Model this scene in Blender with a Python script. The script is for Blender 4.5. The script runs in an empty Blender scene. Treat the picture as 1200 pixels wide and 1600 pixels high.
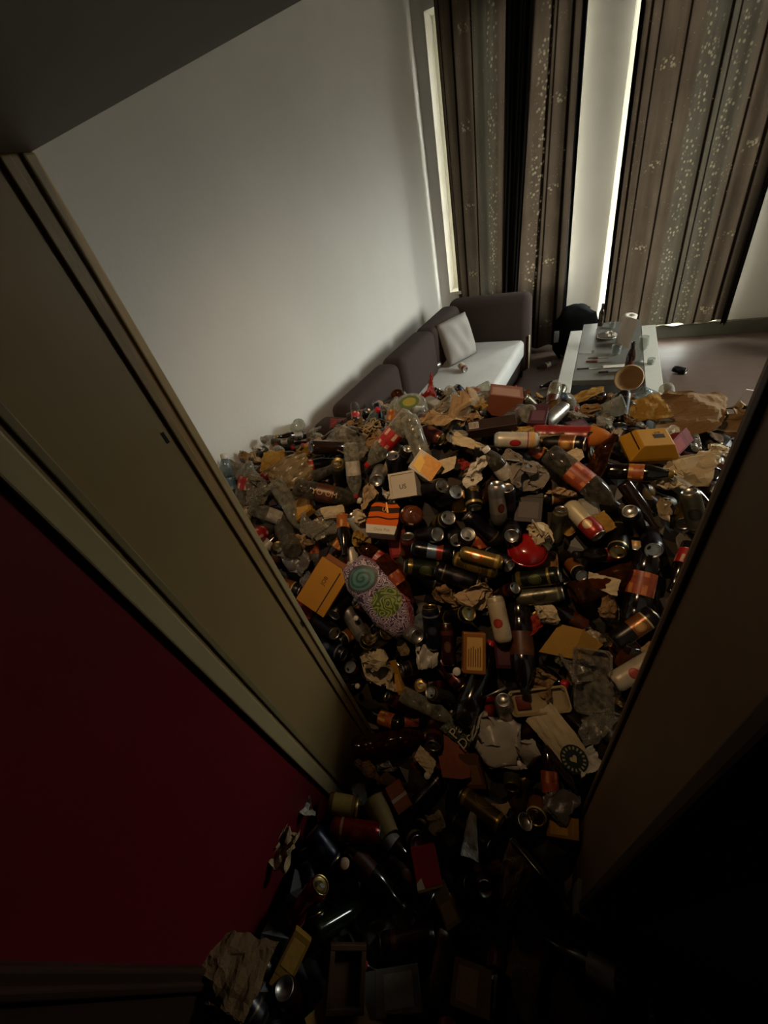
import bpy, bmesh, math, random
import numpy as np
from mathutils import Vector, Matrix, noise
random.seed(7)
SC = bpy.context.scene
COL = SC.collection
R = math.radians
# ------------------------------------------------------------------ camera
CAM_H = 1.95                       # phone held high in the doorway, floor at z = 0
FPX, PITCH, ROLL, YAW = 613.0, R(39.3), R(15.8), R(34.1)
_F = Vector((-math.sin(YAW), math.cos(YAW), 0)); _Rt = Vector((math.cos(YAW), math.sin(YAW), 0)); _Z = Vector((0, 0, 1))
AX = _F*math.cos(PITCH) - _Z*math.sin(PITCH); _UP = _F*math.sin(PITCH) + _Z*math.cos(PITCH)
IX = _Rt*math.cos(ROLL) - _UP*math.sin(ROLL)
IY = -_Rt*math.sin(ROLL) - _UP*math.cos(ROLL)
EYE = Vector((0, 0, CAM_H))
cd = bpy.data.cameras.new('camera'); cam = bpy.data.objects.new('camera', cd); COL.objects.link(cam)
cd.sensor_fit = 'VERTICAL'; cd.sensor_height = 32.0; cd.lens = FPX/1600*32.0; cd.clip_start = 0.02
cam.matrix_world = Matrix.Translation(EYE) @ Matrix((IX, -IY, -AX)).transposed().to_4x4()
SC.camera = cam
# ------------------------------------------------------------------ world, daylight, exposure
W = bpy.data.worlds.new('overcast_sky'); SC.world = W; W.use_nodes = True
_wt = W.node_tree; _bg = _wt.nodes['Background']
_tc = _wt.nodes.new('ShaderNodeTexCoord'); _sx = _wt.nodes.new('ShaderNodeSeparateXYZ'); _wt.links.new(_tc.outputs['Generated'], _sx.inputs[0])
_rp = _wt.nodes.new('ShaderNodeValToRGB'); _wt.links.new(_sx.outputs[2], _rp.inputs[0])     # bright overcast sky above a dim street and facades
_rp.color_ramp.elements[0].position = 0.0; _rp.color_ramp.elements[0].color = (.10, .095, .09, 1)
_rp.color_ramp.elements[1].position = .14; _rp.color_ramp.elements[1].color = (.88, .95, 1.0, 1)
_wt.links.new(_rp.outputs[0], _bg.inputs[0]); _bg.inputs[1].default_value = 39.0
vs = SC.view_settings
vs.view_transform = 'Standard'; vs.look = 'None'; vs.gamma = 1.0; vs.exposure = 0.0; vs.use_curve_mapping = False
def portal(name, x0, x1, z0, z1, y):
    l = bpy.data.lights.new(name, 'AREA'); l.shape = 'RECTANGLE'; l.size = x1-x0; l.size_y = z1-z0
    l.cycles.is_portal = True
    o = bpy.data.objects.new(name, l); COL.objects.link(o)
    o.location = ((x0+x1)/2, y, (z0+z1)/2); o.rotation_euler = (R(-90), 0, 0)
WIN1 = (-1.70, -0.40, 0.72, 2.97); WIN2 = (-0.03, 1.02, 0.16, 2.97)
ADDED_WIN = (2.95, 4.25, .95, 2.6)      # uncovered window added in the right wall, unseen, for daylight from the side
portal('daylight_window', *WIN1, 5.62); portal('daylight_window', *WIN2, 5.62)
_p3 = bpy.data.lights.new('daylight_window', 'AREA'); _p3.shape = 'RECTANGLE'; _p3.size = ADDED_WIN[1]-ADDED_WIN[0]; _p3.size_y = ADDED_WIN[3]-ADDED_WIN[2]; _p3.cycles.is_portal = True
_o3 = bpy.data.objects.new('daylight_window', _p3); COL.objects.link(_o3); _o3.location = (2.86, (ADDED_WIN[0]+ADDED_WIN[1])/2, (ADDED_WIN[2]+ADDED_WIN[3])/2); _o3.matrix_world = Matrix.Translation(_o3.location) @ Matrix(((0, 0, 1), (1, 0, 0), (0, 1, 0))).to_4x4()
LAMP_POS = (-.42, .515, 2.80); LAMP_AIM = (-.50, 1.95, .8); LAMP_POWER = 92.0

# ------------------------------------------------------------------ node helper
def srgb(h):
    h = h.lstrip('#'); c = [int(h[i:i+2], 16)/255 for i in (0, 2, 4)]
    return tuple((x/12.92 if x <= .04045 else ((x+.055)/1.055)**2.4) for x in c)
def C4(c): 
    if isinstance(c, str): c = srgb(c)
    return (c[0], c[1], c[2], 1)
class NT:
    def __init__(s, name):
        s.m = bpy.data.materials.new(name); s.m.use_nodes = True; s.t = s.m.node_tree; s.t.nodes.clear()
        s.out = s.t.nodes.new('ShaderNodeOutputMaterial'); s._c = None
    def setin(s, sock, v):
        if isinstance(v, bpy.types.NodeSocket): s.t.links.new(v, sock)
        elif v is not None: sock.default_value = v
    def n(s, typ, ins=None, **attr):
        nd = s.t.nodes.new('ShaderNode'+typ)
        for k, v in attr.items(): setattr(nd, k, v)
        for k, v in (ins or {}).items(): s.setin(nd.inputs[k], v)
        return nd
    def m_(s, op, a, b=0.0, c=None, clamp=False):
        d = {0: a, 1: b}
        if c is not None: d[2] = c
        return s.n('Math', d, operation=op, use_clamp=clamp).outputs[0]
    def mix(s, f, a, b):
        nd = s.n('Mix', data_type='RGBA'); s.setin(nd.inputs[0], f)
        s.setin(nd.inputs[6], a if isinstance(a, bpy.types.NodeSocket) else C4(a)); s.setin(nd.inputs[7], b if isinstance(b, bpy.types.NodeSocket) else C4(b))
        return nd.outputs[2]
    def obj(s):
        if s._c is None: s._c = s.n('TexCoord')
        return s._c.outputs['Object']
    def uv(s):
        if s._c is None: s._c = s.n('TexCoord')
        return s._c.outputs['UV']
    def noise(s, scale=5, detail=3, vec=None, rough=.55, dist=0.0):
        return s.n('TexNoise', {'Vector': vec or s.obj(), 'Scale': scale, 'Detail': detail, 'Roughness': rough, 'Distortion': dist}).outputs[0]
    def xyz(s, vec=None):
        nd = s.n('SeparateXYZ', {0: vec or s.obj()}); return nd.outputs
    def step(s, v, a, w=.002):       # 0 below a, 1 above
        return s.n('MapRange', {0: v, 1: a-w, 2: a+w, 3: 0.0, 4: 1.0}).outputs[0]
    def band(s, v, a, b, w=.002):
        return s.m_('MULTIPLY', s.step(v, a, w), s.m_('SUBTRACT', 1.0, s.step(v, b, w)))
    def bump(s, h, strength=.3, dist=.01):
        return s.n('Bump', {'Height': h, 'Strength': strength, 'Distance': dist}).outputs[0]
    def pbr(s, col, rough=.6, metal=0.0, normal=None, spec=.5, **kw):
        d = {'Base Color': col if isinstance(col, bpy.types.NodeSocket) else C4(col), 'Roughness': rough, 'Metallic': metal, 'Specular IOR Level': spec}
        d.update(kw)
        if normal is not None: d['Normal'] = normal
        return s.n('BsdfPrincipled', d).outputs[0]
    def done(s, sh): s.t.links.new(sh, s.out.inputs[0]); return s.m
MATS = {}
def plain(name, col, rough=.6, metal=0.0, var=.25, scale=14, bumpk=0.0, spec=.3, sheen=0.0):
    if name in MATS: return MATS[name]
    t = NT(name); c = srgb(col) if isinstance(col, str) else col
    f = t.noise(scale, 4)
    dark = tuple(x*(1-var) for x in c); lite = tuple(min(1, x*(1+var*.6)) for x in c)
    nm = t.bump(t.noise(scale*3, 3), bumpk, .004) if bumpk else None
    MATS[name] = t.done(t.pbr(t.mix(f, dark, lite), rough, metal, nm, spec, **({'Sheen Weight': sheen} if sheen else {})))
    return MATS[name]
def clear(name, tint, body=.22, rough=.07, bodycol=None):
    if name in MATS: return MATS[name]
    t = NT(name)
    lw = t.n('LayerWeight', {0: .35}).outputs['Facing']
    nz = t.noise(40, 2)
    f = t.m_('ADD', t.m_('MULTIPLY', t.m_('POWER', lw, 1.6), .55), t.m_('MULTIPLY', t.step(nz, .55, .2), body*.9), clamp=True) if body < .5 else t.m_('ADD', t.m_('MULTIPLY', lw, .4), body*.8, clamp=True)
    f = t.m_('ADD', f, body*.25, clamp=True)
    tr = t.n('BsdfTransparent', {0: C4(tint)}).outputs[0]
    pb = t.pbr(bodycol or tint, rough, 0, t.bump(t.noise(26, 2), .18, .004), .9)
    MATS[name] = t.done(t.n('MixShader', {0: f, 1: tr, 2: pb}).outputs[0]); return MATS[name]

# ------------------------------------------------------------------ mesh helpers
def mesh(name, v, f, smooth=False, uv=None):
    me = bpy.data.meshes.new(name); me.from_pydata([tuple(p) for p in v], [], f); me.update()
    if smooth: me.polygons.foreach_set('use_smooth', [True]*len(me.polygons))
    if uv is not None:
        l = me.uv_layers.new(name='UVMap')
        for lp in me.loops: l.data[lp.index].uv = uv[lp.vertex_index]
    return me
def O(name, me, mat=None, parent=None, loc=(0, 0, 0), rot=None, M=None):
    o = bpy.data.objects.new(name, me); COL.objects.link(o)
    if mat is not None:
        if me is not None and len(me.materials) == 0: me.materials.append(mat)
        elif me is not None and me.materials[0] is not mat:
            o.material_slots[0].link = 'OBJECT'; o.material_slots[0].material = mat
    if parent is not None: o.parent = parent
    if M is not None: o.matrix_world = M if parent is None else M
    else:
        o.location = loc
        if rot is not None: o.rotation_euler = rot
    return o
THINGS = []
def tag(o, label, cat, group=None):
    o['label'] = label; o['category'] = cat
    if group: o['group'] = group
    THINGS.append(o); return o
def struct(name, me, mat, parent=None, **k):
    o = O(name, me, mat, parent, **k)
    if parent is None: o['kind'] = 'structure'
    return o
def box_vf(x0, x1, y0, y1, z0, z1):
    v = [(x0,y0,z0),(x1,y0,z0),(x1,y1,z0),(x0,y1,z0),(x0,y0,z1),(x1,y0,z1),(x1,y1,z1),(x0,y1,z1)]
    f = [(0,3,2,1),(4,5,6,7),(0,1,5,4),(1,2,6,5),(2,3,7,6),(3,0,4,7)]
    return v, f
def boxm(name, *b, bev=0.0, seg=2, smooth=False):
    v, f = box_vf(*b); me = mesh(name, v, f)
    if bev:
        bm = bmesh.new(); bm.from_mesh(me); bmesh.ops.bevel(bm, geom=bm.edges[:], offset=bev, segments=seg, profile=.5, affect='EDGES'); bm.to_mesh(me); bm.free()
        if smooth: me.polygons.foreach_set('use_smooth', [True]*len(me.polygons))
    return me
def boxes(name, lst):
    V, F = [], []
    for b in lst:
        v, f = box_vf(*b); k = len(V); V += v; F += [tuple(i+k for i in q) for q in f]
    return mesh(name, V, F)
def frustum(name, w0, d0, w1, d1, h, bev=.003):
    v = [(-w0/2,-d0/2,0),(w0/2,-d0/2,0),(w0/2,d0/2,0),(-w0/2,d0/2,0),(-w1/2,-d1/2,h),(w1/2,-d1/2,h),(w1/2,d1/2,h),(-w1/2,d1/2,h)]
    f = [(0,3,2,1),(4,5,6,7),(0,1,5,4),(1,2,6,5),(2,3,7,6),(3,0,4,7)]
    me = mesh(name, v, f)
    if bev:
        bm = bmesh.new(); bm.from_mesh(me); bmesh.ops.bevel(bm, geom=bm.edges[:], offset=bev, segments=2, profile=.5, affect='EDGES'); bm.to_mesh(me); bm.free()
    return me
def lathe_vf(prof, n=20, capa=False, capb=False):
    V, F = [], []
    for r, z in prof:
        for i in range(n):
            a = 2*math.pi*i/n; V.append((r*math.cos(a), r*math.sin(a), z))
    for k in range(len(prof)-1):
        for i in range(n):
            j = (i+1) % n; F.append((k*n+i, k*n+j, (k+1)*n+j, (k+1)*n+i))
    if capa: F.append(tuple(range(n))[::-1])
    if capb: F.append(tuple((len(prof)-1)*n+i for i in range(n)))
    return V, F
def lathe(name, prof, n=20, dz=0, deform=None, capa=False, capb=False, smooth=True):
    V, F = lathe_vf(prof, n, capa, capb)
    V = [Vector((x, y, z+dz)) for x, y, z in V]
    if deform: V = [deform(p) for p in V]
    return mesh(name, V, F, smooth)
def tube(name, pts, r, n=8, smooth=True):
    V, F = [], []; pts = [Vector(p) for p in pts]
    for k, p in enumerate(pts):
        d = (pts[min(k+1, len(pts)-1)]-pts[max(k-1, 0)]).normalized()
        u = d.orthogonal().normalized() if abs(d.z) > .9 else d.cross(Vector((0,0,1))).normalized(); w = d.cross(u)
        rr = r[k] if isinstance(r, (list, tuple)) else r
        for i in range(n):
            a = 2*math.pi*i/n; V.append(p+u*math.cos(a)*rr+w*math.sin(a)*rr)
    for k in range(len(pts)-1):
        for i in range(n):
            j = (i+1) % n; F.append((k*n+i, k*n+j, (k+1)*n+j, (k+1)*n+i))
    F.append(tuple(range(n))[::-1]); F.append(tuple((len(pts)-1)*n+i for i in range(n)))
    return mesh(name, V, F, smooth)
def ngon_plate(name, pts, h, bev=0.0):
    n = len(pts); V = [(x, y, 0) for x, y in pts]+[(x, y, h) for x, y in pts]
    F = [tuple(range(n))[::-1], tuple(range(n, 2*n))]+[(i, (i+1) % n, n+(i+1) % n, n+i) for i in range(n)]
    return mesh(name, V, F)
def text_mesh(txt, size, bend=None, extr=.0004, squash=1.0):
    c = bpy.data.curves.new('lettering', 'FONT'); c.body = txt; c.size = size; c.align_x = 'CENTER'; c.align_y = 'CENTER'; c.resolution_u = 3; c.extrude = extr
    o = bpy.data.objects.new('lettering_tmp', c); COL.objects.link(o)
    dg = bpy.context.evaluated_depsgraph_get(); me = bpy.data.meshes.new_from_object(o.evaluated_get(dg)); me.name = 'lettering'
    bpy.data.objects.remove(o)
    for v in me.vertices:
        v.co.x *= squash
        if bend:          # wrap round a cylinder of radius bend, axis local Z of the can, reading along the axis
            x, y, z = v.co; a = -y/bend; rr = bend+.0004+z
            v.co = (rr*math.cos(a), rr*math.sin(a), x)
    return me

# ------------------------------------------------------------------ pixel rays into the place
def ray(px, py): return AX*FPX + IX*(px-600) + IY*(py-800)
def at_z(px, py, z):
    r = ray(px, py); t = (z-CAM_H)/r.z; return EYE+r*t
def at_y(px, py, y):
    r = ray(px, py); return EYE+r*(y/r.y)
def at_d(px, py, d): return EYE+ray(px, py)*(d/FPX)

# ------------------------------------------------------------------ trash heap surface (thin plate spline)
HP = [(345,745,2.15),(430,850,1.9),(450,790,1.95),(470,690,2.35),(520,690,2.1),(600,690,1.85),(640,640,2.1),(560,665,2.2),(800,690,1.58),(800,640,1.9),
      (760,612,2.2),(700,622,2.2),(865,650,1.8),(960,690,1.65),(1000,620,2.05),(1150,640,2.1),(1100,700,1.8),(700,770,1.6),(1000,830,1.45),(600,830,1.7),
      (500,900,1.75),(680,960,1.55),(840,900,1.5),(950,1000,1.4),(600,1000,1.65),(740,1020,1.5),(800,1130,1.45),(950,1050,1.35),(620,1150,1.62),(575,1140,1.7)]
HC = [tuple(at_d(*p)) for p in HP]
HC += [(-.42,.26,.2),(-.66,.12,.34),(-.38,.10,.2),(-.45,-.2,.26),(-.05,.15,.22),(.1,.5,.33),(-.66,-.36,.50),(-.5,-.7,.3),(0,-.7,.25),(.12,-.3,.22),(-.1,-.2,.2),(-.66,-.12,.42),
       (-1.75,1.5,.92),(-1.7,.7,.75),(-1.2,.55,.55),(-1.75,2.0,.75),(-1.4,2.3,.74),(-1.0,2.5,.68),(-.6,2.55,.62),(-.25,2.6,.50),(.1,2.8,.36),(.35,2.95,.20),(.9,3.3,.05),(-.05,3.1,.08),
       (-.6,3.0,.45),(-1.2,3.0,.5),(1.3,2.7,.3),(1.5,1.9,.5),(1.3,1.2,.55),(.8,.8,.5),(.45,.55,.42),(.9,2.2,.62),(1.7,3.0,.05),(-1.75,.5,.6)]
_P = np.array(HC); _n = len(_P)
def _tps(d2): return np.where(d2 > 1e-12, .5*d2*np.log(d2+1e-12), 0.0)
_A = np.zeros((_n+3, _n+3)); _d2 = ((_P[:, None, :2]-_P[None, :, :2])**2).sum(-1)
_A[:_n, :_n] = _tps(_d2)+np.eye(_n)*.004; _A[:_n, _n] = 1; _A[:_n, _n+1:] = _P[:, :2]; _A[_n, :_n] = 1; _A[_n+1:, :_n] = _P[:, :2].T
_w = np.linalg.solve(_A, np.concatenate([_P[:, 2], np.zeros(3)]))
def hz(x, y):
    x = np.asarray(x, float); y = np.asarray(y, float)
    d2 = (x[..., None]-_P[:, 0])**2+(y[..., None]-_P[:, 1])**2
    z = _tps(d2)@_w[:_n]+_w[_n]+_w[_n+1]*x+_w[_n+2]*y
    return np.clip(z, -.05, 1.12)
def hn(x, y, e=.06):
    zx = (hz(x+e, y)-hz(x-e, y))/(2*e); zy = (hz(x, y+e)-hz(x, y-e))/(2*e)
    return Vector((-float(zx), -float(zy), 1)).normalized()
def on_heap(px, py, dmax=2.6):
    r = np.array(ray(px, py))/FPX; t = np.arange(.75, dmax, .008)
    P = np.array(EYE)[None]+t[:, None]*r[None]
    below = P[:, 2] < hz(P[:, 0], P[:, 1])
    if below.any(): return Vector(P[int(np.argmax(below))])
    k = int(np.argmin(P[:, 2]-hz(P[:, 0], P[:, 1]))); return Vector(P[k])
# ------------------------------------------------------------------ setting materials
def m_wall():
    t = NT('wall_paint'); f = t.noise(1.6, 5); g = t.noise(30, 3)
    return t.done(t.pbr(t.mix(f, '#b8b4ac', '#c8c5bf'), .75, 0, t.bump(t.m_('ADD', g, t.m_('MULTIPLY', f, 2)), .12, .01), .25))
def m_floor():
    t = NT('floor_vinyl'); s = t.n('Mapping', {'Vector': t.obj(), 'Scale': (1.2, 12, 1)}).outputs[0]
    f = t.noise(3, 5, s); return t.done(t.pbr(t.mix(f, '#41342c', '#5e4c42'), t.m_('ADD', .38, t.m_('MULTIPLY', t.noise(4, 3), .25)), 0, None, .4))
def m_red():
    t = NT('red_wall_paint'); f = t.noise(2.2, 5)
    return t.done(t.pbr(t.mix(f, '#4c020c', '#5e0612'), .6, 0, t.bump(t.noise(40, 3), .1, .01), .3))
M_WALL, M_FLOOR, M_RED = m_wall(), m_floor(), m_red()
M_CEIL = plain('ceiling_paint', '#5f5b55', .9, var=.1, scale=2)
M_JAMB = plain('cream_gloss_paint', '#7d6742', .42, var=.12, scale=5, bumpk=.05)
M_CASING = plain('casing_paint', '#8f7f5c', .45, var=.14, scale=6)
M_BROWNDOOR = plain('brown_door_paint', '#2e1d13', .5, var=.3, scale=4)
M_DARK = plain('black_void', '#0a0908', .8)
M_PLINTH = plain('plinth_grey', '#57564c', .6, var=.2, scale=6)
M_WFRAME = plain('white_window_frame', '#d8d4c6', .45, var=.06)
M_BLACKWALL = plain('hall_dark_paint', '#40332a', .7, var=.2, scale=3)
def m_glass():
    t = NT('window_glass'); lw = t.n('LayerWeight', {0: .2}).outputs['Facing']
    return t.done(t.n('MixShader', {0: t.m_('MULTIPLY', lw, .25), 1: t.n('BsdfTransparent', {0: C4((.93, .92, .86))}).outputs[0], 2: t.n('BsdfGlossy', {'Roughness': .05}).outputs[0]}).outputs[0])
M_GLASS = m_glass()
# ------------------------------------------------------------------ the room shell
XL, XR, YW, YD, YH, ZC = -1.82, 2.3, 5.25, .45, .20, 3.15
JL, JR, ZLIN = -.70, .14, CAM_H+.124
struct('floor', boxm('floor', -2.2, 2.85, -1.7, 5.7, -.12, 0), M_FLOOR)
struct('ceiling', boxm('ceiling', -2.1, 2.85, .32, 5.7, ZC, ZC+.12), M_CEIL)
struct('wall_left', boxm('wall_left', XL-.2, XL, .32, 5.7, 0, ZC), M_WALL)
y0_, y1_, z0_, z1_ = ADDED_WIN
struct('wall_right', boxes('wall_right', [(XR, XR+.5, .32, y0_, 0, ZC), (XR, XR+.5, y1_, 5.7, 0, ZC), (XR, XR+.5, y0_, y1_, 0, z0_), (XR, XR+.5, y0_, y1_, z1_, ZC), (1.56, XR, 4.50, YW, 0, ZC)]), M_WALL)      # with a corner block added, unseen, to shade the wall beside the curtain
a, b, c, d = WIN1; e, f_, g, h = WIN2
wb = struct('wall_back', boxes('wall_back', [(XL-.2, a, YW, YW+.32, 0, ZC), (a, b, YW, YW+.32, 0, c), (a, b, YW, YW+.32, d, ZC), (b, e, YW, YW+.32, 0, ZC),
      (e, f_, YW, YW+.32, 0, g), (e, f_, YW, YW+.32, h, ZC), (f_, XR+.2, YW, YW+.32, 0, ZC)]), M_WALL)
# the wall with the doorway: room side, hall side
struct('wall_front', boxes('wall_front', [(XL-.2, JL-.06, YH+.01, YD, 0, ZC), (JR+.06, XR+.2, YH+.01, YD, 0, ZC), (JL-.06, JR+.06, YH+.01, YD, ZLIN+.05, ZC)]), M_WALL)
struct('wall_hall', boxm('wall_hall', -.90, JL-.008, -.30, YH+.01, 0, 2.6), M_RED)
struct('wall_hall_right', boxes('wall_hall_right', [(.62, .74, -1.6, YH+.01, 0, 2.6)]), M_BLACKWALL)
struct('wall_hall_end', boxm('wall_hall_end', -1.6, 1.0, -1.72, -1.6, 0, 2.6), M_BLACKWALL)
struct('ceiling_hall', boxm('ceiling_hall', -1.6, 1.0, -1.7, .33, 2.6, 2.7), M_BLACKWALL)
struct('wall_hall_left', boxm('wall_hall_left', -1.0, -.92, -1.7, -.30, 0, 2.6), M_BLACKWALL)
# door frame of the doorway
dfr = struct('door_1', None, None); dfr.location = (0, 0, 0)
def dpart(name, me, mat, parent=dfr): return O(name, me, mat, parent)
jl = dpart('jamb', boxm('jamb', JL-.06, JL, YH, YD+.012, 0, ZLIN+.05, bev=.004), M_JAMB)
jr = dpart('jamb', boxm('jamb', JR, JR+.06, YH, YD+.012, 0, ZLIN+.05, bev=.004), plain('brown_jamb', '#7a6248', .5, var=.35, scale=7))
dpart('lintel', boxm('lintel', JL, JR, YH, YD+.012, ZLIN, ZLIN+.05, bev=.003), plain('lintel_paint', '#6b675f', .6, var=.15, scale=5))
dpart('casing', boxm('casing', JL-.03, JL+.006, YH-.036, YH+.004, 0, ZLIN+.09, bev=.004), M_CASING)
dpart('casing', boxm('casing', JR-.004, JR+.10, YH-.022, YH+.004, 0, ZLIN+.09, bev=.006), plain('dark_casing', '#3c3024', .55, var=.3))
dpart('casing_head', boxm('casing_head', JL-.03, JR+.10, YH-.022, YH+.004, ZLIN, ZLIN+.09, bev=.006), M_CASING)
dpart('door_stop', boxm('door_stop', JL-.002, JL+.007, YD-.035, YD-.020, .05, ZLIN, bev=.002), M_JAMB)
dpart('edge_bead', boxm('edge_bead', JL-.002, JL+.006, YD-.004, YD+.014, .05, ZLIN, bev=.003), M_CASING)
dpart('casing_groove', boxm('casing_groove', JL-.001, JL+.006, YH+.014, YH+.028, .02, ZLIN, bev=.002), plain('groove_brown', '#6e6040', .5))
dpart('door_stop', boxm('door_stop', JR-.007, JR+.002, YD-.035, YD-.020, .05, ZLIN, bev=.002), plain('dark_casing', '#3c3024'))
for (px, py, w, hh) in ((462, 945, .008, .03), (472, 975, .008, .026), (258, 684, .006, .022)):
    r = ray(px, py); p = EYE+r*(JL/r.x)
    dpart('strike_slot', boxm('strike_slot', JL-.003, JL+.0012, p.y-w/2, p.y+w/2, p.z-hh/2, p.z+hh/2), M_DARK)
dpart('jamb_foot', boxm('jamb_foot', JR-.012, JR+.05, YH-.03, YH+.05, 0, .36, bev=.004), plain('lit_foot_block', '#8d8474', .6))  # pale colour stands for light on the casing foot
# brown wooden door frame in the hall's left wall
d2 = struct('door_2', None, None)
O('casing', boxm('casing', -.92, JL+.012, -.40, -.30, 0, 2.2, bev=.006), M_BROWNDOOR, d2)
O('casing_bead', boxm('casing_bead', JL-.01, JL+.022, -.335, -.32, 0, 2.2, bev=.004), M_BROWNDOOR, d2)
O('door_leaf', boxm('door_leaf', -.90, -.76, -1.3, -.40, .01, 2.1, bev=.004), M_BROWNDOOR, d2)
O('casing', boxm('casing', -.92, JL+.012, -1.39, -1.3, 0, 2.2, bev=.006), M_BROWNDOOR, d2)
# windows
def window(name, w, mull, LF=.055):
    x0, x1, z0, z1 = w; o = struct(name, None, None)
    y0, y1 = 5.47, 5.53; F = .055
    for nm, b in (('frame_stile', (x0, x0+LF, y0, y1, z0, z1)), ('frame_stile', (x1-F, x1, y0, y1, z0, z1)), ('frame_rail', (x0+F, x1-F, y0, y1, z1-F, z1)), ('frame_rail', (x0+F, x1-F, y0, y1, z0, z0+F)),
                  ('transom', (x0+F, x1-F, y0, y1, mull-.03, mull+.03))):
        O(nm, boxm(nm, *b, bev=.006), M_WFRAME, o)
    O('glass_pane', boxm('glass_pane', x0+F, x1-F, 5.496, 5.502, z0+F, mull-.03), M_GLASS, o)
    O('glass_pane', boxm('glass_pane', x0+F, x1-F, 5.496, 5.502, mull+.03, z1-F), M_GLASS, o)
    O('window_sill', boxm('window_sill', x0-.0, x1+.0, YW-.02, 5.47, z0-.03, z0+.005, bev=.004), M_WFRAME, o)
window('window_1', WIN1, 2.3, .46); window('window_2', WIN2, 2.3)  # left stile widened behind the curtain to keep daylight off the side wall
w3 = struct('added_window', None, None); X0, X1, F = XR+.42, XR+.48, .055  # unseen, added so that daylight reaches the left wall
for nm, b in (('frame_stile', (X0, X1, y0_, y0_+F, z0_, z1_)), ('frame_stile', (X0, X1, y1_-F, y1_, z0_, z1_)), ('frame_rail', (X0, X1, y0_+F, y1_-F, z1_-F, z1_)), ('frame_rail', (X0, X1, y0_+F, y1_-F, z0_, z0_+F))): O(nm, boxm(nm, *b, bev=.006), M_WFRAME, w3)
O('glass_pane', boxm('glass_pane', X0+.027, X0+.033, y0_+F, y1_-F, z0_+F, z1_-F), M_GLASS, w3)
O('window_sill', boxm('window_sill', XR-.03, X0, y0_, y1_, z0_-.03, z0_+.004, bev=.004), M_WFRAME, w3)
struct('baseboard_back', boxm('baseboard_back', -.38, 1.56, YW-.03, YW, 0, .135, bev=.005), M_PLINTH)
struct('baseboard_left', boxm('baseboard_left', XL, XL+.018, .46, YW, 0, .09, bev=.004), M_PLINTH)
struct('baseboard_right', boxm('baseboard_right', XR-.018, XR, .46, YW-.03, 0, .09, bev=.004), M_PLINTH)
# ------------------------------------------------------------------ curtains
def m_curtain(name, kind):
    t = NT(name); u, v, _ = t.xyz(t.uv())
    uvv = t.uv()
    s = t.n('Mapping', {'Vector': uvv, 'Scale': (26, 2.2, 1)}).outputs[0]
    weave = t.noise(1.0, 4, s); cloud = t.noise(3.2, 4, uvv); blot = t.noise(9, 3, uvv)
    lines = None
    if kind == 'A': L = [(.045, .008), (.17, .010), (.345, .009)]; dots = [(.52, .045)]; teal = (.36, .55); cols = [(.26, .05)]
    elif kind == 'B': L = [(.155, .012), (.19, .006), (.30, .012)]; dots = [(.115, .035)]; teal = (.9, .95); cols = [(.24, .04)]
    else: L = [(.05, .01), (.12, .007), (.30, .008), (.55, .010), (.60, .006), (.78, .010), (.93, .014)]; dots = [(.46, .05), (.67, .045)]; teal = (.40, .74); cols = [(.21, .05), (.86, .05)]
    dk = None
    for c, w in L:
        b = t.band(u, c-w, c+w, .004); dk = b if dk is None else t.m_('MAXIMUM', dk, b)
    vor = t.n('TexVoronoi', {'Vector': t.n('Mapping', {'Vector': uvv, 'Scale': (40, 30, 1)}).outputs[0], 'Scale': 1.0, 'Randomness': .8}).outputs['Distance']
    spot = t.m_('SUBTRACT', 1.0, t.step(vor, .30, .10))
    dm = None
    for c, w in dots:
        b = t.band(u, c-w, c+w, .012); dm = b if dm is None else t.m_('MAXIMUM', dm, b)
    spot = t.m_('MULTIPLY', spot, dm)
    # small flower motifs every 0.62 m
    fv = t.m_('FRACT', t.m_('DIVIDE', v, .62))
    cm = None
    for c, w in cols:
        b = t.band(u, c-w, c+w, .01); cm = b if cm is None else t.m_('MAXIMUM', cm, b)
    vo2 = t.n('TexVoronoi', {'Vector': t.n('Mapping', {'Vector': uvv, 'Scale': (46, 40, 1)}).outputs[0], 'Scale': 1.0}).outputs['Distance']
    flow = t.m_('MULTIPLY', t.m_('MULTIPLY', t.band(fv, .42, .52, .02), cm), t.m_('SUBTRACT', 1.0, t.step(vo2, .38, .08)))
    motif = t.m_('MAXIMUM', spot, flow)
    speck = t.m_('MULTIPLY', t.m_('SUBTRACT', 1.0, t.step(vo2, .16, .05)), t.step(blot, .56, .05))
    tealm = t.band(u, teal[0], teal[1], .02)
    base = t.mix(t.m_('ADD', t.m_('MULTIPLY', cloud, .6), t.m_('MULTIPLY', weave, .5), clamp=True), '#3c322a', '#8d7d6e')
    base = t.mix(t.m_('MULTIPLY', tealm, .55), base, t.mix(weave, '#4e4f48', '#7d7f74'))
    base = t.mix(dk, base, '#17100c')
    col = t.mix(t.m_('MULTIPLY', speck, .5), t.mix(t.m_('MULTIPLY', motif, .75), base, '#cfc4a8'), '#cdb98d')
    dif = t.n('BsdfDiffuse', {0: t.mix(t.n('NewGeometry').outputs['Backfacing'], t.mix(.80, col, '#0c0907'), '#aaa69c')}).outputs[0]   # cream lining added on the unseen window side to bounce daylight
    gam = t.n('Gamma', {0: col, 1: 1.0}).outputs[0]
    trl = t.n('BsdfTranslucent', {0: t.n('Mix', {0: 1.0, 6: gam, 7: (.043, .040, .036, 1)}, data_type='RGBA', blend_type='MULTIPLY').outputs[2]}).outputs[0]
    return t.done(t.n('AddShader', {0: dif, 1: trl}).outputs[0])
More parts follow.
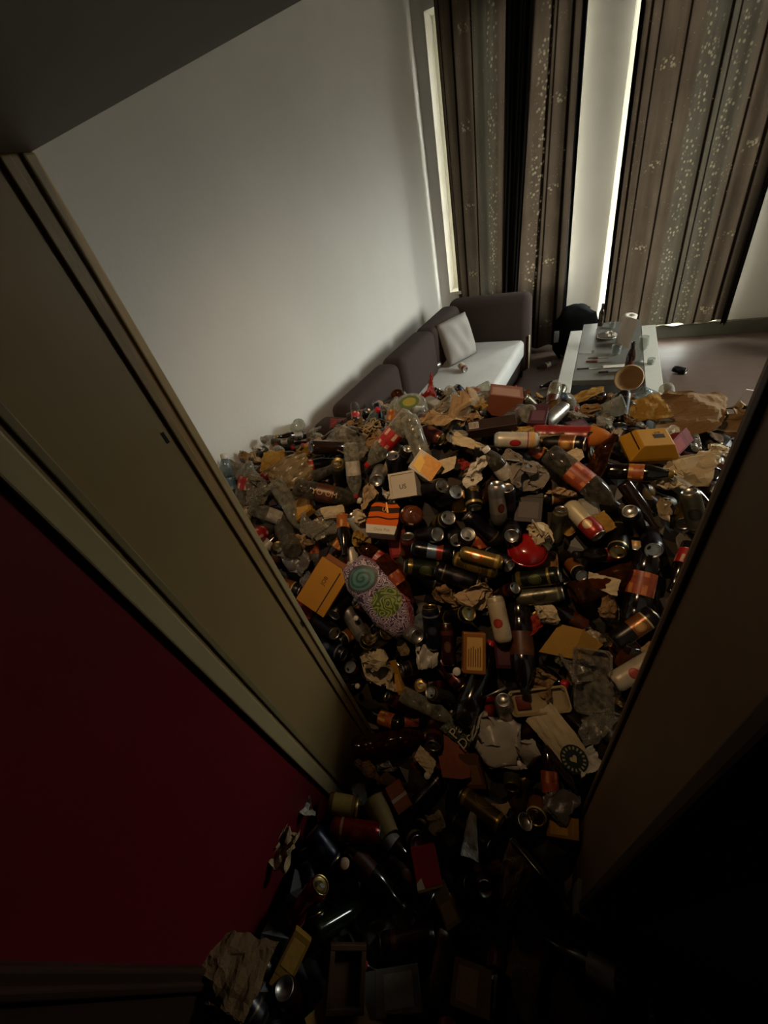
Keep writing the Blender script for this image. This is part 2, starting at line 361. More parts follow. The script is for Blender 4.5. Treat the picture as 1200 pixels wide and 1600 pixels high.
def m_opaque_cloth(name, c):
    t = NT(name); s = t.n('Mapping', {'Vector': t.uv(), 'Scale': (60, 3, 1)}).outputs[0]
    return t.done(t.pbr(t.mix(t.noise(1.0, 3, s), tuple(x*.5 for x in srgb(c)), c), .9, 0, None, .15))
M_NAVY = m_opaque_cloth('dark_curtain_lining', '#15130f'); M_HEM = m_opaque_cloth('navy_curtain_hem', '#1c2129')
def curtain_sheet(name, xt, xb, z0, z1, y, amp, lam, ph=0, nu=90, nv=26, seed=1, wide=None, hug=0.0):
    V, F, U = [], [], []
    w = wide or abs(xt[1]-xt[0]); rnd = random.Random(seed)
    k2 = rnd.uniform(.35, .55); p2 = rnd.uniform(0, 6)
    for j in range(nv+1):
        tz = j/nv; z = z0+(z1-z0)*tz
        for i in range(nu+1):
            s = i/nu
            x = (xb[0]+(xb[1]-xb[0])*s)*(1-tz)+(xt[0]+(xt[1]-xt[0])*s)*tz
            q = s*w/lam*2*math.pi+ph
            yy = y + amp*(math.sin(q)+.45*math.sin(q*k2+p2+tz*.8))*(1.0-.25*(1-tz)) + .012*math.sin(tz*5+s*9)
            if hug: yy += hug*max(0, 1-s/.22)**1.5
            if hug: yy = min(yy, 5.238)
            zz = z+(.012*math.sin(s*14+p2) if j == 0 else 0)
            V.append((x, yy, zz)); U.append((s*w, z))
    for j in range(nv):
        for i in range(nu): F.append((j*(nu+1)+i, j*(nu+1)+i+1, (j+1)*(nu+1)+i+1, (j+1)*(nu+1)+i))
    return mesh(name, V, F, True, U)
YC = 5.12
ca = O('patterned_curtain', curtain_sheet('patterned_curtain', (-1.60, -.915), (-1.585, -1.03), .03, 3.1, YC, .020, .14, 0, seed=1, hug=.135), m_curtain('curtain_cloth_left', 'A'))
tag(ca, 'brown patterned curtain panel behind the sofa, nearest the white wall', 'curtain', 'brown patterned curtains at the windows')
O('dark_leading_edge', curtain_sheet('dark_leading_edge', (-.955, -.775), (-1.07, -.962), .03, 3.1, YC-.035, .018, .05, 1, 30, 26, 2), M_NAVY, ca)
cb = O('patterned_curtain', curtain_sheet('patterned_curtain', (-.755, -.40), (-.955, -.375), .03, 3.1, YC, .020, .13, 2, seed=3, nu=70), m_curtain('curtain_cloth_mid', 'B'))
tag(cb, 'brown patterned curtain panel between the dark slit and the pier', 'curtain', 'brown patterned curtains at the windows')
O('dark_leading_edge', curtain_sheet('dark_leading_edge', (-.815, -.715), (-.969, -.905), .03, 3.1, YC-.03, .018, .05, 3, 24, 26, 4), M_NAVY, cb)
O('navy_hem', curtain_sheet('navy_hem', (-.402, -.362), (-.378, -.345), .03, 3.1, YC-.012, .008, .06, 0, 12, 26, 5), M_HEM, cb)
cc = O('patterned_curtain', curtain_sheet('patterned_curtain', (.025, 1.03), (.055, 1.10), .175, 3.1, YC, .022, .155, .6, nu=130, seed=8), m_curtain('curtain_cloth_right', 'C'))
tag(cc, 'wide brown patterned curtain hanging behind the coffee table', 'curtain', 'brown patterned curtains at the windows')
O('dark_side_hem', curtain_sheet('dark_side_hem', (-.005, .03), (.03, .06), .16, 3.1, YC-.012, .008, .05, 0, 12, 26, 9), M_NAVY, cc)
O('dark_side_hem', curtain_sheet('dark_side_hem', (1.02, 1.08), (1.085, 1.135), .15, 3.1, YC-.02, .012, .05, 0, 14, 26, 10), M_NAVY, cc)
rl = O('curtain_rail', tube('curtain_rail', [(-1.7, YC, 3.122), (1.3, YC, 3.122)], .012), M_WFRAME); tag(rl, 'long white rail that carries the brown curtains near the ceiling', 'curtain rail')
# white cloth crumpled on the low sill under the wide curtain
def ruffle(name, p0, p1, h, y):
    V, F = [], []; n = 40
    for i in range(n+1):
        s = i/n; x = p0+(p1-p0)*s
        for k in range(5):
            q = k/4
            V.append((x, y-.05*math.sin(q*math.pi)-.012*math.sin(s*17+k), .135+h*q*(.55+.45*math.sin(s*9+1)*math.sin(s*4))+.004))
    for i in range(n):
        for k in range(4): F.append((i*5+k, (i+1)*5+k, (i+1)*5+k+1, i*5+k+1))
    return mesh(name, V, F, True)
sh = O('net_curtain_hem', ruffle('net_curtain_hem', .50, 1.06, .05, 5.22), plain('white_net_cloth', '#d8d3bf', .8, var=.05)); tag(sh, 'white net curtain hem showing beneath the wide brown curtain', 'net curtain')
# ------------------------------------------------------------------ wall spotlight above the door, room side (unseen, added to warm and brighten the heap)
def emis(name, col, s):
    t = NT(name); return t.done(t.n('Emission', {0: C4(col), 1: s}).outputs[0])
lp = O('added_spotlight', None); lp.location = LAMP_POS
tag(lp, 'small warm spotlight added unseen above the doorway to light the heap', 'lamp')
_dir = (Vector(LAMP_AIM)-Vector(LAMP_POS)).normalized(); _q = _dir.to_track_quat('-Z', 'Y')
O('wall_plate', lathe('wall_plate', [(.001, .02), (.05, .02), (.05, .008), (.02, 0)], 20), M_WFRAME, lp, loc=(0, -.062, 0), rot=(R(-90), 0, 0))
hd = O('spot_head', lathe('spot_head', [(.001, .07), (.03, .07), (.036, .03), (.045, -.01), (.040, -.01), (.03, .03)], 20), M_WFRAME, lp); hd.rotation_mode = 'QUATERNION'; hd.rotation_quaternion = _q; hd.location = (0, 0, 0)
O('swivel_arm', tube('swivel_arm', [(0, -.08, 0), (0, -.02, .03)], .008), M_WFRAME, lp)
O('bulb_face', lathe('bulb_face', [(.034, .012), (.001, .012)], 20), emis('bulb_glow', (1, .72, .42), 60), hd)
sl = bpy.data.lights.new('spot_light', 'SPOT'); sl.energy = LAMP_POWER; sl.color = (1, .65, .35); sl.spot_size = R(97); sl.spot_blend = 1.0; sl.shadow_soft_size = .035
slo = bpy.data.objects.new('spot_light', sl); COL.objects.link(slo); slo.parent = lp; slo.rotation_mode = 'QUATERNION'; slo.rotation_quaternion = _q; slo.location = _dir*.03
# ------------------------------------------------------------------ trash mass under the loose pieces, its dark colour standing for shaded gaps
def build_mass():
    xs = np.arange(-1.79, 1.95, .045); ys = np.arange(-1.2, 3.5, .045)
    X, Y = np.meshgrid(xs, ys, indexing='ij'); Z = hz(X, Y)-.085
    rg = np.random.RandomState(3)
    Xj = X+rg.uniform(-.016, .016, X.shape); Yj = Y+rg.uniform(-.016, .016, Y.shape); Z = Z+rg.uniform(-.03, .03, X.shape)
    nx, ny = X.shape; V = np.stack([Xj, Yj, Z], -1).reshape(-1, 3)
    def ok(i, j):
        x, y, z = X[i, j], Y[i, j], Z[i, j]
        if z < -.02: return False
        if y < .47 and (x < -.69 or x > .13) and y > .16: return False
        if y <= .16 and (x < JL+.01 or x > .60): return False
        if x < -.72 and y > 1.95 and z < .47: return False
        if x < -1.40 and y > 1.88: return False
        if y > 3.0 and -.3 < x < .5: return False
        return True
    F = []
    K = np.array([[ok(i, j) for j in range(ny)] for i in range(nx)])
    for i in range(nx-1):
        for j in range(ny-1):
            if K[i, j] and K[i+1, j] and K[i, j+1] and K[i+1, j+1]:
                q = (i*ny+j, (i+1)*ny+j, (i+1)*ny+j+1, i*ny+j+1)
                if rg.rand() < .5: F += [(q[0], q[1], q[2]), (q[0], q[2], q[3])]
                else: F += [(q[0], q[1], q[3]), (q[1], q[2], q[3])]
    me = mesh('trash_mass', V.tolist(), F)
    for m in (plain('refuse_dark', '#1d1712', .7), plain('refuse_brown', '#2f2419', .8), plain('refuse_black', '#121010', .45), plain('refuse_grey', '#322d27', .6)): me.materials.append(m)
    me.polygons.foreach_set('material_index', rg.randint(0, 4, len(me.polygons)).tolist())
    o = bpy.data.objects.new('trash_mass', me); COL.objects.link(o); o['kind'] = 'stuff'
    o['label'] = 'compacted refuse under the loose trash, coloured dark for the shaded gaps'; o['category'] = 'trash'
build_mass()
# ------------------------------------------------------------------ sofa
def m_cloth(name, c, var=.25):
    t = NT(name); f = t.noise(5, 4); w = t.noise(220, 2); cc = srgb(c)
    return t.done(t.pbr(t.mix(f, tuple(x*(1-var) for x in cc), tuple(x*(1+var) for x in cc)), .92, 0, t.bump(w, .35, .004), .2, **{'Sheen Weight': .0}))
M_SOFA = m_cloth('sofa_brown_cloth', '#352b27'); M_SEAT = m_cloth('seat_grey_cloth', '#b2b1ae', .18); M_PILLOW = m_cloth('pillow_grey_cloth', '#8f8b86', .15)
SOFA = O('sofa', None); SOFA.location = (-1.72, 1.92, 0); SOFA.rotation_euler = (0, 0, R(-4.0))
tag(SOFA, 'long dark brown fabric sofa with a grey seat along the white wall', 'sofa')
SL = 2.40      # local: x = depth from the wall outward, y = along the wall
def soft(name, b, bev, seg=5):
    return boxm(name, *b, bev=bev, seg=seg, smooth=True)
O('base', soft('base', (.06, .86, .05, SL+.15, .07, .26), .02), M_SOFA, SOFA)
O('seat_cushion', soft('seat_cushion', (.20, .90, .20, SL+.02, .25, .435), .045), M_SEAT, SOFA)
O('near_arm', soft('near_arm', (.0, .90, .0, .20, .07, .775), .06), M_SOFA, SOFA)
O('far_arm', soft('far_arm', (.10, .935, SL+.02, SL+.22, .07, .845), .075), M_SOFA, SOFA)
O('back_frame', soft('back_frame', (.0, .12, .02, SL+.2, .07, .70), .04), M_SOFA, SOFA)
O('back_cushion', soft('back_cushion', (.03, .25, .215, .99, .40, .82), .07), M_SOFA, SOFA)
O('back_cushion', soft('back_cushion', (.035, .27, 1.0, 1.70, .40, .825), .07), M_SOFA, SOFA)
O('back_cushion', soft('back_cushion', (.03, .25, 1.71, SL+.03, .40, .82), .07), M_SOFA, SOFA)
for (x, y) in ((.12, .10), (.84, .10), (.12, SL+.1), (.84, SL+.1)):
    O('foot', lathe('foot', [(.02, 0), (.028, .07)], 12, capa=True), M_DARK, SOFA, loc=(x, y, 0))
O('side_edge_piping', boxm('side_edge_piping', 1.026-.095, 1.038-.095, SL+.03, SL+.06, .12, .46, bev=.004), plain('pale_wood_edge', '#b7a98c'), SOFA)
bpy.context.view_layer.update()
def pillow_mesh(name, w, h, t, seed=0, n=16):
    V, F = [], []
    for sgn in (1, -1):
        for j in range(n+1):
            for i in range(n+1):
                u, v = i/n*2-1, j/n*2-1
                k = max(0, (1-u**4))*max(0, (1-v**4))
                pin = 1-.10*(abs(u)**2)*(1-abs(v)**2) ; pin2 = 1-.10*(abs(v)**2)*(1-abs(u)**2)
                z = sgn*t/2*k**.55 + .012*noise.noise(Vector((u*2.3+seed, v*2.3, sgn*1.0)))*k + .006*math.sin(u*9+v*4+seed)*k
                V.append((u*w/2*pin2, v*h/2*pin, z))
    N = (n+1)**2
    for s in (0, 1):
        for j in range(n):
            for i in range(n):
                q = [s*N+j*(n+1)+i, s*N+j*(n+1)+i+1, s*N+(j+1)*(n+1)+i+1, s*N+(j+1)*(n+1)+i]
                F.append(tuple(q if s == 0 else q[::-1]))
    me = mesh(name, V, F, True); bm = bmesh.new(); bm.from_mesh(me); bmesh.ops.remove_doubles(bm, verts=bm.verts[:], dist=1e-5); bm.to_mesh(me); bm.free()
    me.polygons.foreach_set('use_smooth', [True]*len(me.polygons)); return me
pp = at_z(700, 526, .62)
pil = O('throw_pillow', pillow_mesh('throw_pillow', .36, .40, .15, 2), M_PILLOW)
tag(pil, 'grey throw pillow propped against the sofa back', 'pillow')
pn_ = Vector((.80, -.52, .30)).normalized(); pu_ = (Vector((-.12, .22, 1))-pn_*Vector((-.12, .22, 1)).dot(pn_)).normalized(); px_ = pu_.cross(pn_)
pil.matrix_world = Matrix.Translation(SOFA.matrix_world @ Vector((.375, 1.93, .635))) @ Matrix((px_, pu_, pn_)).transposed().to_4x4() @ Matrix.Rotation(R(8), 4, 'Z')
# ------------------------------------------------------------------ coffee table
ZT = .42
M_RAIL = plain('pale_table_wood', '#a9a79f', .5, var=.1, scale=9); M_SLATE = plain('grey_table_slab', '#5b5a55', .35, var=.2, scale=7)
q = [at_z(889.3, 517.7, ZT), at_z(873.8, 613, ZT), at_z(1023.3, 506.7, ZT), at_z(1037.9, 611, ZT)]
tx0, tx1 = -.245, .465; ty0, ty1 = 3.05, 4.44
TAB = O('coffee_table', None); TAB.location = (tx0, ty0, 0); tag(TAB, 'low coffee table with a grey slab top between two pale side boards', 'table')
wT, lT = tx1-tx0, ty1-ty0
O('side_board', boxm('side_board', 0, .105, 0, lT, ZT-.05, ZT, bev=.004), M_RAIL, TAB)
O('side_board', boxm('side_board', wT-.11, wT, 0, lT, ZT-.05, ZT, bev=.004), M_RAIL, TAB)
O('slab', boxm('slab', .107, wT-.112, .27, lT+.17, ZT-.045, ZT-.002, bev=.003), M_SLATE, TAB)
O('lower_shelf', boxm('lower_shelf', .05, wT-.05, .1, lT-.05, .10, .13), plain('dark_shelf', '#2a2622', .6), TAB)
for (x, y) in ((.0, .03), (wT-.08, .03), (.0, lT-.11), (wT-.08, lT-.11)):
    O('leg', boxm('leg', x+.005, x+.075, y, y+.07, 0, ZT-.05, bev=.004), M_RAIL, TAB)
# ------------------------------------------------------------------ trash kinds: shared meshes
def dent(seed, k, L, rad):
    rnd = random.Random(seed)
    D = [(rnd.uniform(0, 6.28), rnd.uniform(-.35, .35)*L, rnd.uniform(.25, .6)*k) for _ in range(3)]
    bend = rnd.uniform(-.35, .35)*k
    def f(p):
        x, y, z = p
        r = math.hypot(x, y)
        if r > 1e-6:
            a = math.atan2(y, x); s = 1.0
            for da, dz, dk in D:
                w = math.exp(-((z-dz)/(.22*L))**2)*max(0, math.cos(a-da))**2
                s -= dk*w
            x *= s; y *= s
        x += bend*z*abs(z)/L
        return Vector((x, y, z))
    return f if k > 0 else None
CANM = {}
def can_meshes(size, var):
    key = (size, var)
    if key in CANM: return CANM[key]
    L, r = {'tall': (.168, .033), 'short': (.116, .033), 'slim': (.156, .0265)}[size]
    z = -L/2; df = dent(hash(key[0]) % 7+var*3+1 if False else {'tall': 1, 'short': 2, 'slim': 3}[size]+var*5, (0, .25, .55, .8)[var], L, r)
    k = r/.033
    def mid(a, b, n): return [(r, a+(b-a)*i/n) for i in range(n+1)]
    body = lathe('can_body', [(.0255*k, .004), (.031*k, .011)]+mid(.018, L-.021, 6)+[(.0312*k, L-.012), (.0268*k, L-.004)], 20, z, df)
    base = lathe('can_base', [(.0258*k, .005), (.0245*k, 0.0), (.0225*k, .003), (.018*k, .009), (.009*k, .0125), (.0006, .0135)], 20, z, df)
    lid = lathe('can_lid', [(.0266*k, L-.005), (.0274*k, L-.001), (.0264*k, L+.0005), (.0248*k, L-.004), (.0232*k, L-.0058), (.0205*k, L-.0046), (.0185*k, L-.0056), (.012*k, L-.005), (.0005, L-.005)], 20, z, df)
    zt = L/2-.0045
    tab = ngon_plate('pull_tab', [(math.cos(a)*.0065*k-.004*k, math.sin(a)*.0062*k+0) if abs(a-math.pi) > 1.2 else (-.013*k+math.cos(a)*.003*k, math.sin(a)*.006*k) for a in [i*math.pi/6 for i in range(12)]], .0012)
    hole = ngon_plate('mouth_hole', [(math.cos(a)*.0050*k+.0150*k, math.sin(a)*.0085*k) for a in [i*math.pi/6 for i in range(12)]], .0006)
    for m_ in (tab, hole):
        for v in m_.vertices:
            p = Vector((v.co.x, v.co.y, v.co.z+zt)); v.co = df(p) if df else p
    CANM[key] = (body, base, lid, tab, hole, L, r); return CANM[key]
def m_alu():
    t = NT('brushed_aluminium'); return t.done(t.pbr(t.mix(t.noise(60, 3), '#8f8b84', '#c9c5bd'), t.m_('ADD', .22, t.m_('MULTIPLY', t.noise(30, 2), .22)), 1.0))
M_ALU = m_alu(); M_HOLE = plain('hole_black', '#050404', .8)
M_GOLDALU = plain('gold_lid', '#a8905a', .28, 1.0, .2)
def can_mat(name, base, bands=(), emblem=None, emblem2=None, metal=.55, rough=.32, sep=None):
    """procedural print on a can: bands = (z0, z1, colour) in fractions of the height, emblem = (z, half height, half angle, colour)"""
    t = NT(name); x, y, z = t.xyz(); zz = t.m_('DIVIDE', z, .168)
    ang = t.m_('ARCTAN2', y, x)
    col = t.mix(t.noise(9, 3), tuple(v*.8 for v in srgb(base)), base)
    for z0, z1, c in bands: col = t.mix(t.band(zz, z0, z1, .006), col, c)
    for em in (emblem, emblem2):
        if em:
            ez, eh, ea, c = em[:4]; a0 = em[4] if len(em) > 4 else 0.0
            dz = t.m_('DIVIDE', t.m_('SUBTRACT', zz, ez), eh); da = t.m_('DIVIDE', t.m_('SUBTRACT', ang, a0), ea)
            d = t.m_('SQRT', t.m_('ADD', t.m_('MULTIPLY', dz, dz), t.m_('MULTIPLY', da, da)))
            col = t.mix(t.m_('SUBTRACT', 1.0, t.step(d, 1.0, .05)), col, c)
            col = t.mix(t.band(d, .72, .86, .03), col, tuple(v*.45 for v in (srgb(c) if isinstance(c, str) else c)))
    dirt = t.step(t.noise(22, 4), .62, .12)
    col = t.mix(t.m_('MULTIPLY', dirt, .35), col, '#2a2119')
    return t.done(t.pbr(col, t.m_('ADD', rough, t.m_('MULTIPLY', dirt, .2)), metal, None, .5))
CAN = {
 'black': can_mat('can_black', '#15131a', [(-.30, -.27, '#5a4c36')], (.05, .12, .5, '#3a3440')),
 'blackgold': can_mat('can_black_gold', '#17140f', [(-.42, -.36, '#8d7a48'), (.33, .38, '#9a854e')], (.02, .16, .75, '#6d5a30')),
 'navy': can_mat('can_navy', '#171a2a', [(.30, .34, '#7a7c86')], (.0, .1, .5, '#4c5266')),
 'white': can_mat('can_white_red', '#a8a293', [(-.46, -.40, '#8a8f88'), (.30, .40, '#b5894c'), (.24, .27, '#8d2f22')], (-.02, .13, .42, '#96221c'), metal=.15, rough=.36),
 'cream': can_mat('can_cream_red', '#a3947a', [(.36, .44, '#857a5c')], (-.08, .10, .55, '#8f2f1f'), metal=.15, rough=.4),
 'redwhite': can_mat('can_red_white', '#8d2319', [(-.5, .08, '#b5a98c')], (.2, .1, .5, '#c9b48a'), metal=.3),
 'blue': can_mat('can_black_blue_red', '#1a1b20', [(-.12, .10, '#6f8296'), (.10, .24, '#8c3a34')], None, metal=.6, rough=.24),
 'gold': can_mat('can_olive_gold', '#5f4f26', [(.34, .42, '#a68b40'), (-.44, -.38, '#a68b40')], (.0, .2, .8, '#8d7336'), metal=.75, rough=.28),
 'goldorange': can_mat('can_gold_orange', '#7d6634', [(.30, .38, '#b2995a')], (-.1, .16, .7, '#b56a36'), (-.1, .08, .35, '#d8c8a0'), metal=.6, rough=.3),
 'green': can_mat('can_dark_green', '#20241a', [(-.4, -.3, '#6a5e30'), (.25, .30, '#8c7a42')], (.0, .14, .6, '#59603a'), metal=.65, rough=.26),
 'olive': can_mat('can_grey_olive', '#565240', [(.36, .4, '#7c7352')], (.0, .15, .7, '#3b3a2e'), metal=.6, rough=.3),
 'silver': can_mat('can_silver', '#8f8c86', [(-.2, .2, '#a39d92')], (.05, .12, .4, '#7a3730'), metal=.8, rough=.3),
 'red': can_mat('can_red', '#7d1410', [(-.3, -.25, '#b08a60')], (.05, .12, .6, '#a5402c'), metal=.5, rough=.25),
 'brownlabel': can_mat('can_black_amber', '#16110f', [(-.05, .28, '#7a4a20'), (.27, .30, '#c7b48a')], (.1, .1, .5, '#b98c4e'), metal=.4, rough=.3),
 'maroon': can_mat('can_maroon', '#2e1016', [(.2, .3, '#5a2a20')], (-.05, .12, .5, '#6e4a34'), metal=.5, rough=.28),
}
def add_can(M, style, size='tall', var=0, lid='silver', name='drink_can', mouth=True):
    body, base, ld, tab, hole, L, r = can_meshes(size, var)
    o = O(name, body, CAN[style]); o.matrix_world = M
    O('base', base, M_ALU, o); l = O('lid', ld, M_GOLDALU if lid == 'gold' else M_ALU, o)
    O('pull_tab', tab, M_ALU, l)
    if mouth: O('mouth_hole', hole, M_HOLE, l)
    return o
BOTM = {}
def bottle_meshes(kind, var):
    key = (kind, var)
    if key in BOTM: return BOTM[key]
    if kind == 'pet15':
        L, r = .315, .044
        P = [(.001, .014), (.018, .010), (.030, 0), (.040, .003), (.044, .018), (.0445, .05), (.042, .058), (.0445, .066), (.0445, .10), (.043, .104), (.043, .19), (.0445, .195), (.044, .215), (.040, .24), (.030, .268), (.018, .287), (.0135, .295), (.0135, .312)]
        lab = [(.0438, .106), (.0441, .148), (.0438, .188)]; cap = [(.0158, .299), (.0158, .316), (.014, .3185), (.0005, .3185)]; n = 20
    elif kind == 'pet05':
        L, r = .225, .032
        P = [(.001, .010), (.014, .007), (.022, 0), (.030, .003), (.0325, .014), (.0325, .06), (.031, .065), (.0325, .07), (.0315, .08), (.0315, .135), (.0325, .14), (.031, .16), (.024, .185), (.0150, .203), (.0125, .209), (.0125, .222)]
        lab = [(.0321, .082), (.0324, .108), (.0321, .133)]; cap = [(.0152, .211), (.0152, .226), (.0135, .228), (.0005, .228)]; n = 18
    elif kind == 'beer':
        L, r = .235, .0305
        P = [(.001, .008), (.016, .006), (.026, 0), (.0295, .003), (.0305, .012), (.0305, .125), (.0285, .145), (.021, .170), (.0145, .190), (.0130, .222), (.0148, .225), (.0148, .234), (.0125, .236), (.0110, .232)]
        lab = [(.0308, .035), (.0310, .07), (.0308, .105)]; cap = [(.0150, .226), (.0152, .236), (.013, .239), (.0005, .239)]; n = 18
    df = dent(11+var*7, (0, .3, .6, .85)[var] if kind != 'beer' else 0, L, r); z = -L/2
    def dens(p):
        q = [p[0]]
        for a, b in zip(p, p[1:]):
            k = max(1, int(abs(b[1]-a[1])/.03)); q += [(a[0]+(b[0]-a[0])*i/k, a[1]+(b[1]-a[1])*i/k) for i in range(1, k+1)]
        return q
    BOTM[key] = (lathe(kind+'_body', dens(P), n, z, df), lathe(kind+'_label', dens(lab), n, z, df), lathe(kind+'_cap', cap, 14, z, df), L, r)
    return BOTM[key]
PET = {'clear': clear('clear_pet', '#d8d8cc', .27, bodycol='#b8b5a8'), 'smoke': clear('smoky_pet', '#b0ab9c', .24, bodycol='#7a756a'), 'bluish': clear('bluish_pet', '#c4d0d4', .25, bodycol='#98a4a8'), 'amber': clear('amber_pet', '#96662f', .3, bodycol='#5c3212'),
       'brown': plain('brown_glass', '#1f1007', .12, var=.2, spec=.8), 'black': plain('cola_dark_pet', '#120c0b', .14, var=.2, spec=.8), 'green': plain('green_glass', '#121d10', .12, var=.2, spec=.8), 'redcola': plain('red_bottle_sleeve', '#7a231c', .3, var=.25)}
def label_mat(name, base, c2, c3):
    t = NT(name); x, y, z = t.xyz(); ang = t.m_('ARCTAN2', y, x)
    col = t.mix(t.noise(12, 3), tuple(v*.8 for v in srgb(base)), base)
    chk = t.m_('MULTIPLY', t.band(t.m_('FRACT', t.m_('MULTIPLY', ang, .95)), .1, .45, .03), t.band(t.m_('FRACT', t.m_('MULTIPLY', z, 16)), .2, .75, .03))
    col = t.mix(t.m_('MULTIPLY', chk, .85), col, c2)
    col = t.mix(t.step(t.noise(30, 3), .6, .08), col, c3)
    return t.done(t.pbr(col, .4, 0, None, .45))
LAB = {'red': label_mat('label_red', '#9c1c1e', '#b9a890', '#7d1214'), 'brown': label_mat('label_brown', '#43200f', '#3a1a0c', '#5b3014'), 'orange': label_mat('label_orange', '#9a5320', '#c19a50', '#6b2a12'),
       'white': label_mat('label_white', '#9d968a', '#83796a', '#a9a396'), 'blue': label_mat('label_blue', '#5f7c8c', '#a8b2b4', '#4b6372'), 'rust': label_mat('label_rust', '#8d3f22', '#b5764a', '#6c2a18')}
CAPM = {'red': plain('cap_red', '#9c1d24', .35), 'white': plain('cap_white', '#b9b4aa', .4, var=.08), 'black': plain('cap_black', '#151213', .4), 'blue': plain('cap_blue', '#35506b', .4), 'brown': plain('cap_brown', '#2b1510', .4), 'gold': plain('cap_gold', '#9a7d3f', .35, .8)}
def add_bottle(M, kind='pet15', mat='clear', label='red', cap='red', var=0, name=None):
    body, lab, cp, L, r = bottle_meshes(kind, var)
    o = O(name or ('beer_bottle' if kind == 'beer' else 'plastic_bottle'), body, PET[mat]); o.matrix_world = M
    if label: O('paper_label' if kind == 'beer' else 'label_sleeve', lab, LAB[label], o)
    if cap: O('cap', cp, CAPM[cap], o)
    return o
# folded and crumpled sheets: isometric folding by reflection across random planes
SHEETM = {}
def sheet_mesh(kind, var):
    key = (kind, var)
    if key in SHEETM: return SHEETM[key]
    rg = np.random.RandomState(100+var*17+{'ball': 1, 'crumple': 2, 'fold': 3, 'bag': 4, 'flat': 5}[kind]*31)
    n = {'ball': 22, 'crumple': 30, 'fold': 20, 'bag': 26, 'flat': 18}[kind]
    g = np.linspace(-.5, .5, n+1); X, Y = np.meshgrid(g, g, indexing='ij')
    P = np.stack([X, Y, np.zeros_like(X)], -1).reshape(-1, 3)
    P[:, :2] += rg.uniform(-.25/n, .25/n, (len(P), 2))
    if kind in ('ball', 'bag'):
        rad = .26 if kind == 'ball' else .36
        for it in range(26 if kind == 'ball' else 15):
            nrm = rg.normal(size=3); nrm[2] *= (1.0 if kind == 'ball' else .8); nrm /= np.linalg.norm(nrm); c = P.mean(0)
            d = (P-c)@nrm-rad*rg.uniform(.35, .95); m = d > 0
            P[m] -= 2*d[m, None]*nrm
    elif kind == 'crumple':
        for it in range(11):
            nrm = rg.normal(size=3); nrm[2] *= .55; nrm /= np.linalg.norm(nrm); c = P.mean(0)
            d = (P-c)@nrm-.42*rg.uniform(.15, .95); m = d > 0
            P[m] -= 2*d[m, None]*nrm*rg.uniform(.55, 1.0)
        P[:, 2] += .05*np.sin(P[:, 0]*9+var)*np.cos(P[:, 1]*8)
    else:
        for it in range(5 if kind == 'fold' else 3):
            a = rg.uniform(0, 6.28); nrm = np.array([math.cos(a), math.sin(a), rg.uniform(.5, 1.6)*rg.choice([-1, 1])]); nrm /= np.linalg.norm(nrm)
            d = (P-P.mean(0))@nrm-rg.uniform(.0, .28); m = d > 0
            P[m] -= (1.0 if kind == 'fold' else .55)*d[m, None]*nrm
        P[:, 2] += .03*np.sin(P[:, 0]*6+var)*np.cos(P[:, 1]*5+var)
    # sharp crease network
    U0 = np.stack([X.reshape(-1), Y.reshape(-1)], -1); nc, am = {'ball': (9, .030), 'crumple': (14, .085), 'fold': (11, .042), 'bag': (10, .030), 'flat': (9, .030)}[kind]
    dv = np.zeros((len(P), 3))
    for it in range(nc):
        a = rg.uniform(0, 6.28); d = np.abs(U0@np.array([math.cos(a), math.sin(a)])-rg.uniform(-.4, .4)); d = np.abs(((d*rg.uniform(2.5, 5)) % 1.0)-.5)
        dv += d[:, None]*rg.normal(size=3)[None]*np.array([.5, .5, 1.0])*am
    P += dv
    P[:, 2] += rg.uniform(-.006, .006, len(P))
    P -= (P.max(0)+P.min(0))/2; P /= max(np.ptp(P[:, 0]), np.ptp(P[:, 1]))
    F = []
    for i in range(n):
        for j in range(n):
            q = (i*(n+1)+j, (i+1)*(n+1)+j, (i+1)*(n+1)+j+1, i*(n+1)+j+1)
            F += [(q[0], q[1], q[2]), (q[0], q[2], q[3])]
    me = mesh(kind+'_sheet', P.tolist(), F, kind in ('bag',), [(float(a)+.5, float(b)+.5) for a, b in zip(X.reshape(-1), Y.reshape(-1))])
    SHEETM[key] = me; return me
def paper_mat(name, c, var=.2, rough=.85, stain=.25):
    t = NT(name); cc = srgb(c); f = t.noise(7, 4); st = t.step(t.noise(3.3, 4), .6, .1)
    col = t.mix(t.m_('MULTIPLY', st, stain), t.mix(f, tuple(x*(1-var) for x in cc), tuple(min(1, x*(1+var*.4)) for x in cc)), '#4d3417')
    return t.done(t.pbr(col, rough, 0, t.bump(t.noise(45, 3), .25, .01), .15))
PAP = {'kraft': paper_mat('kraft_paper', '#7d6242'), 'tan': paper_mat('tan_napkin', '#9a8262'), 'cream': paper_mat('cream_tissue', '#b3a384'), 'white': paper_mat('white_paper', '#b5aea0', stain=.1), 'grey': paper_mat('grey_paper', '#6f675d'),
       'mustard': paper_mat('mustard_paper', '#8d6c30'), 'brown': paper_mat('brown_paper', '#5d452c'), 'red': paper_mat('red_wrapper', '#7a231b', rough=.45), 'dark': paper_mat('dark_wrapper', '#241a16', rough=.5), 'plum': paper_mat('plum_wrapper', '#32161c', rough=.45)}
FILM = {'film': clear('clear_film', '#c5c0b2', .34, .16, '#b0aa9c'), 'whitefilm': clear('white_film', '#a8a297', .75, .4), 'greyfilm': clear('grey_film', '#6f6a66', .55, .35), 'tanfilm': clear('tan_film', '#8f7c58', .55, .35)}
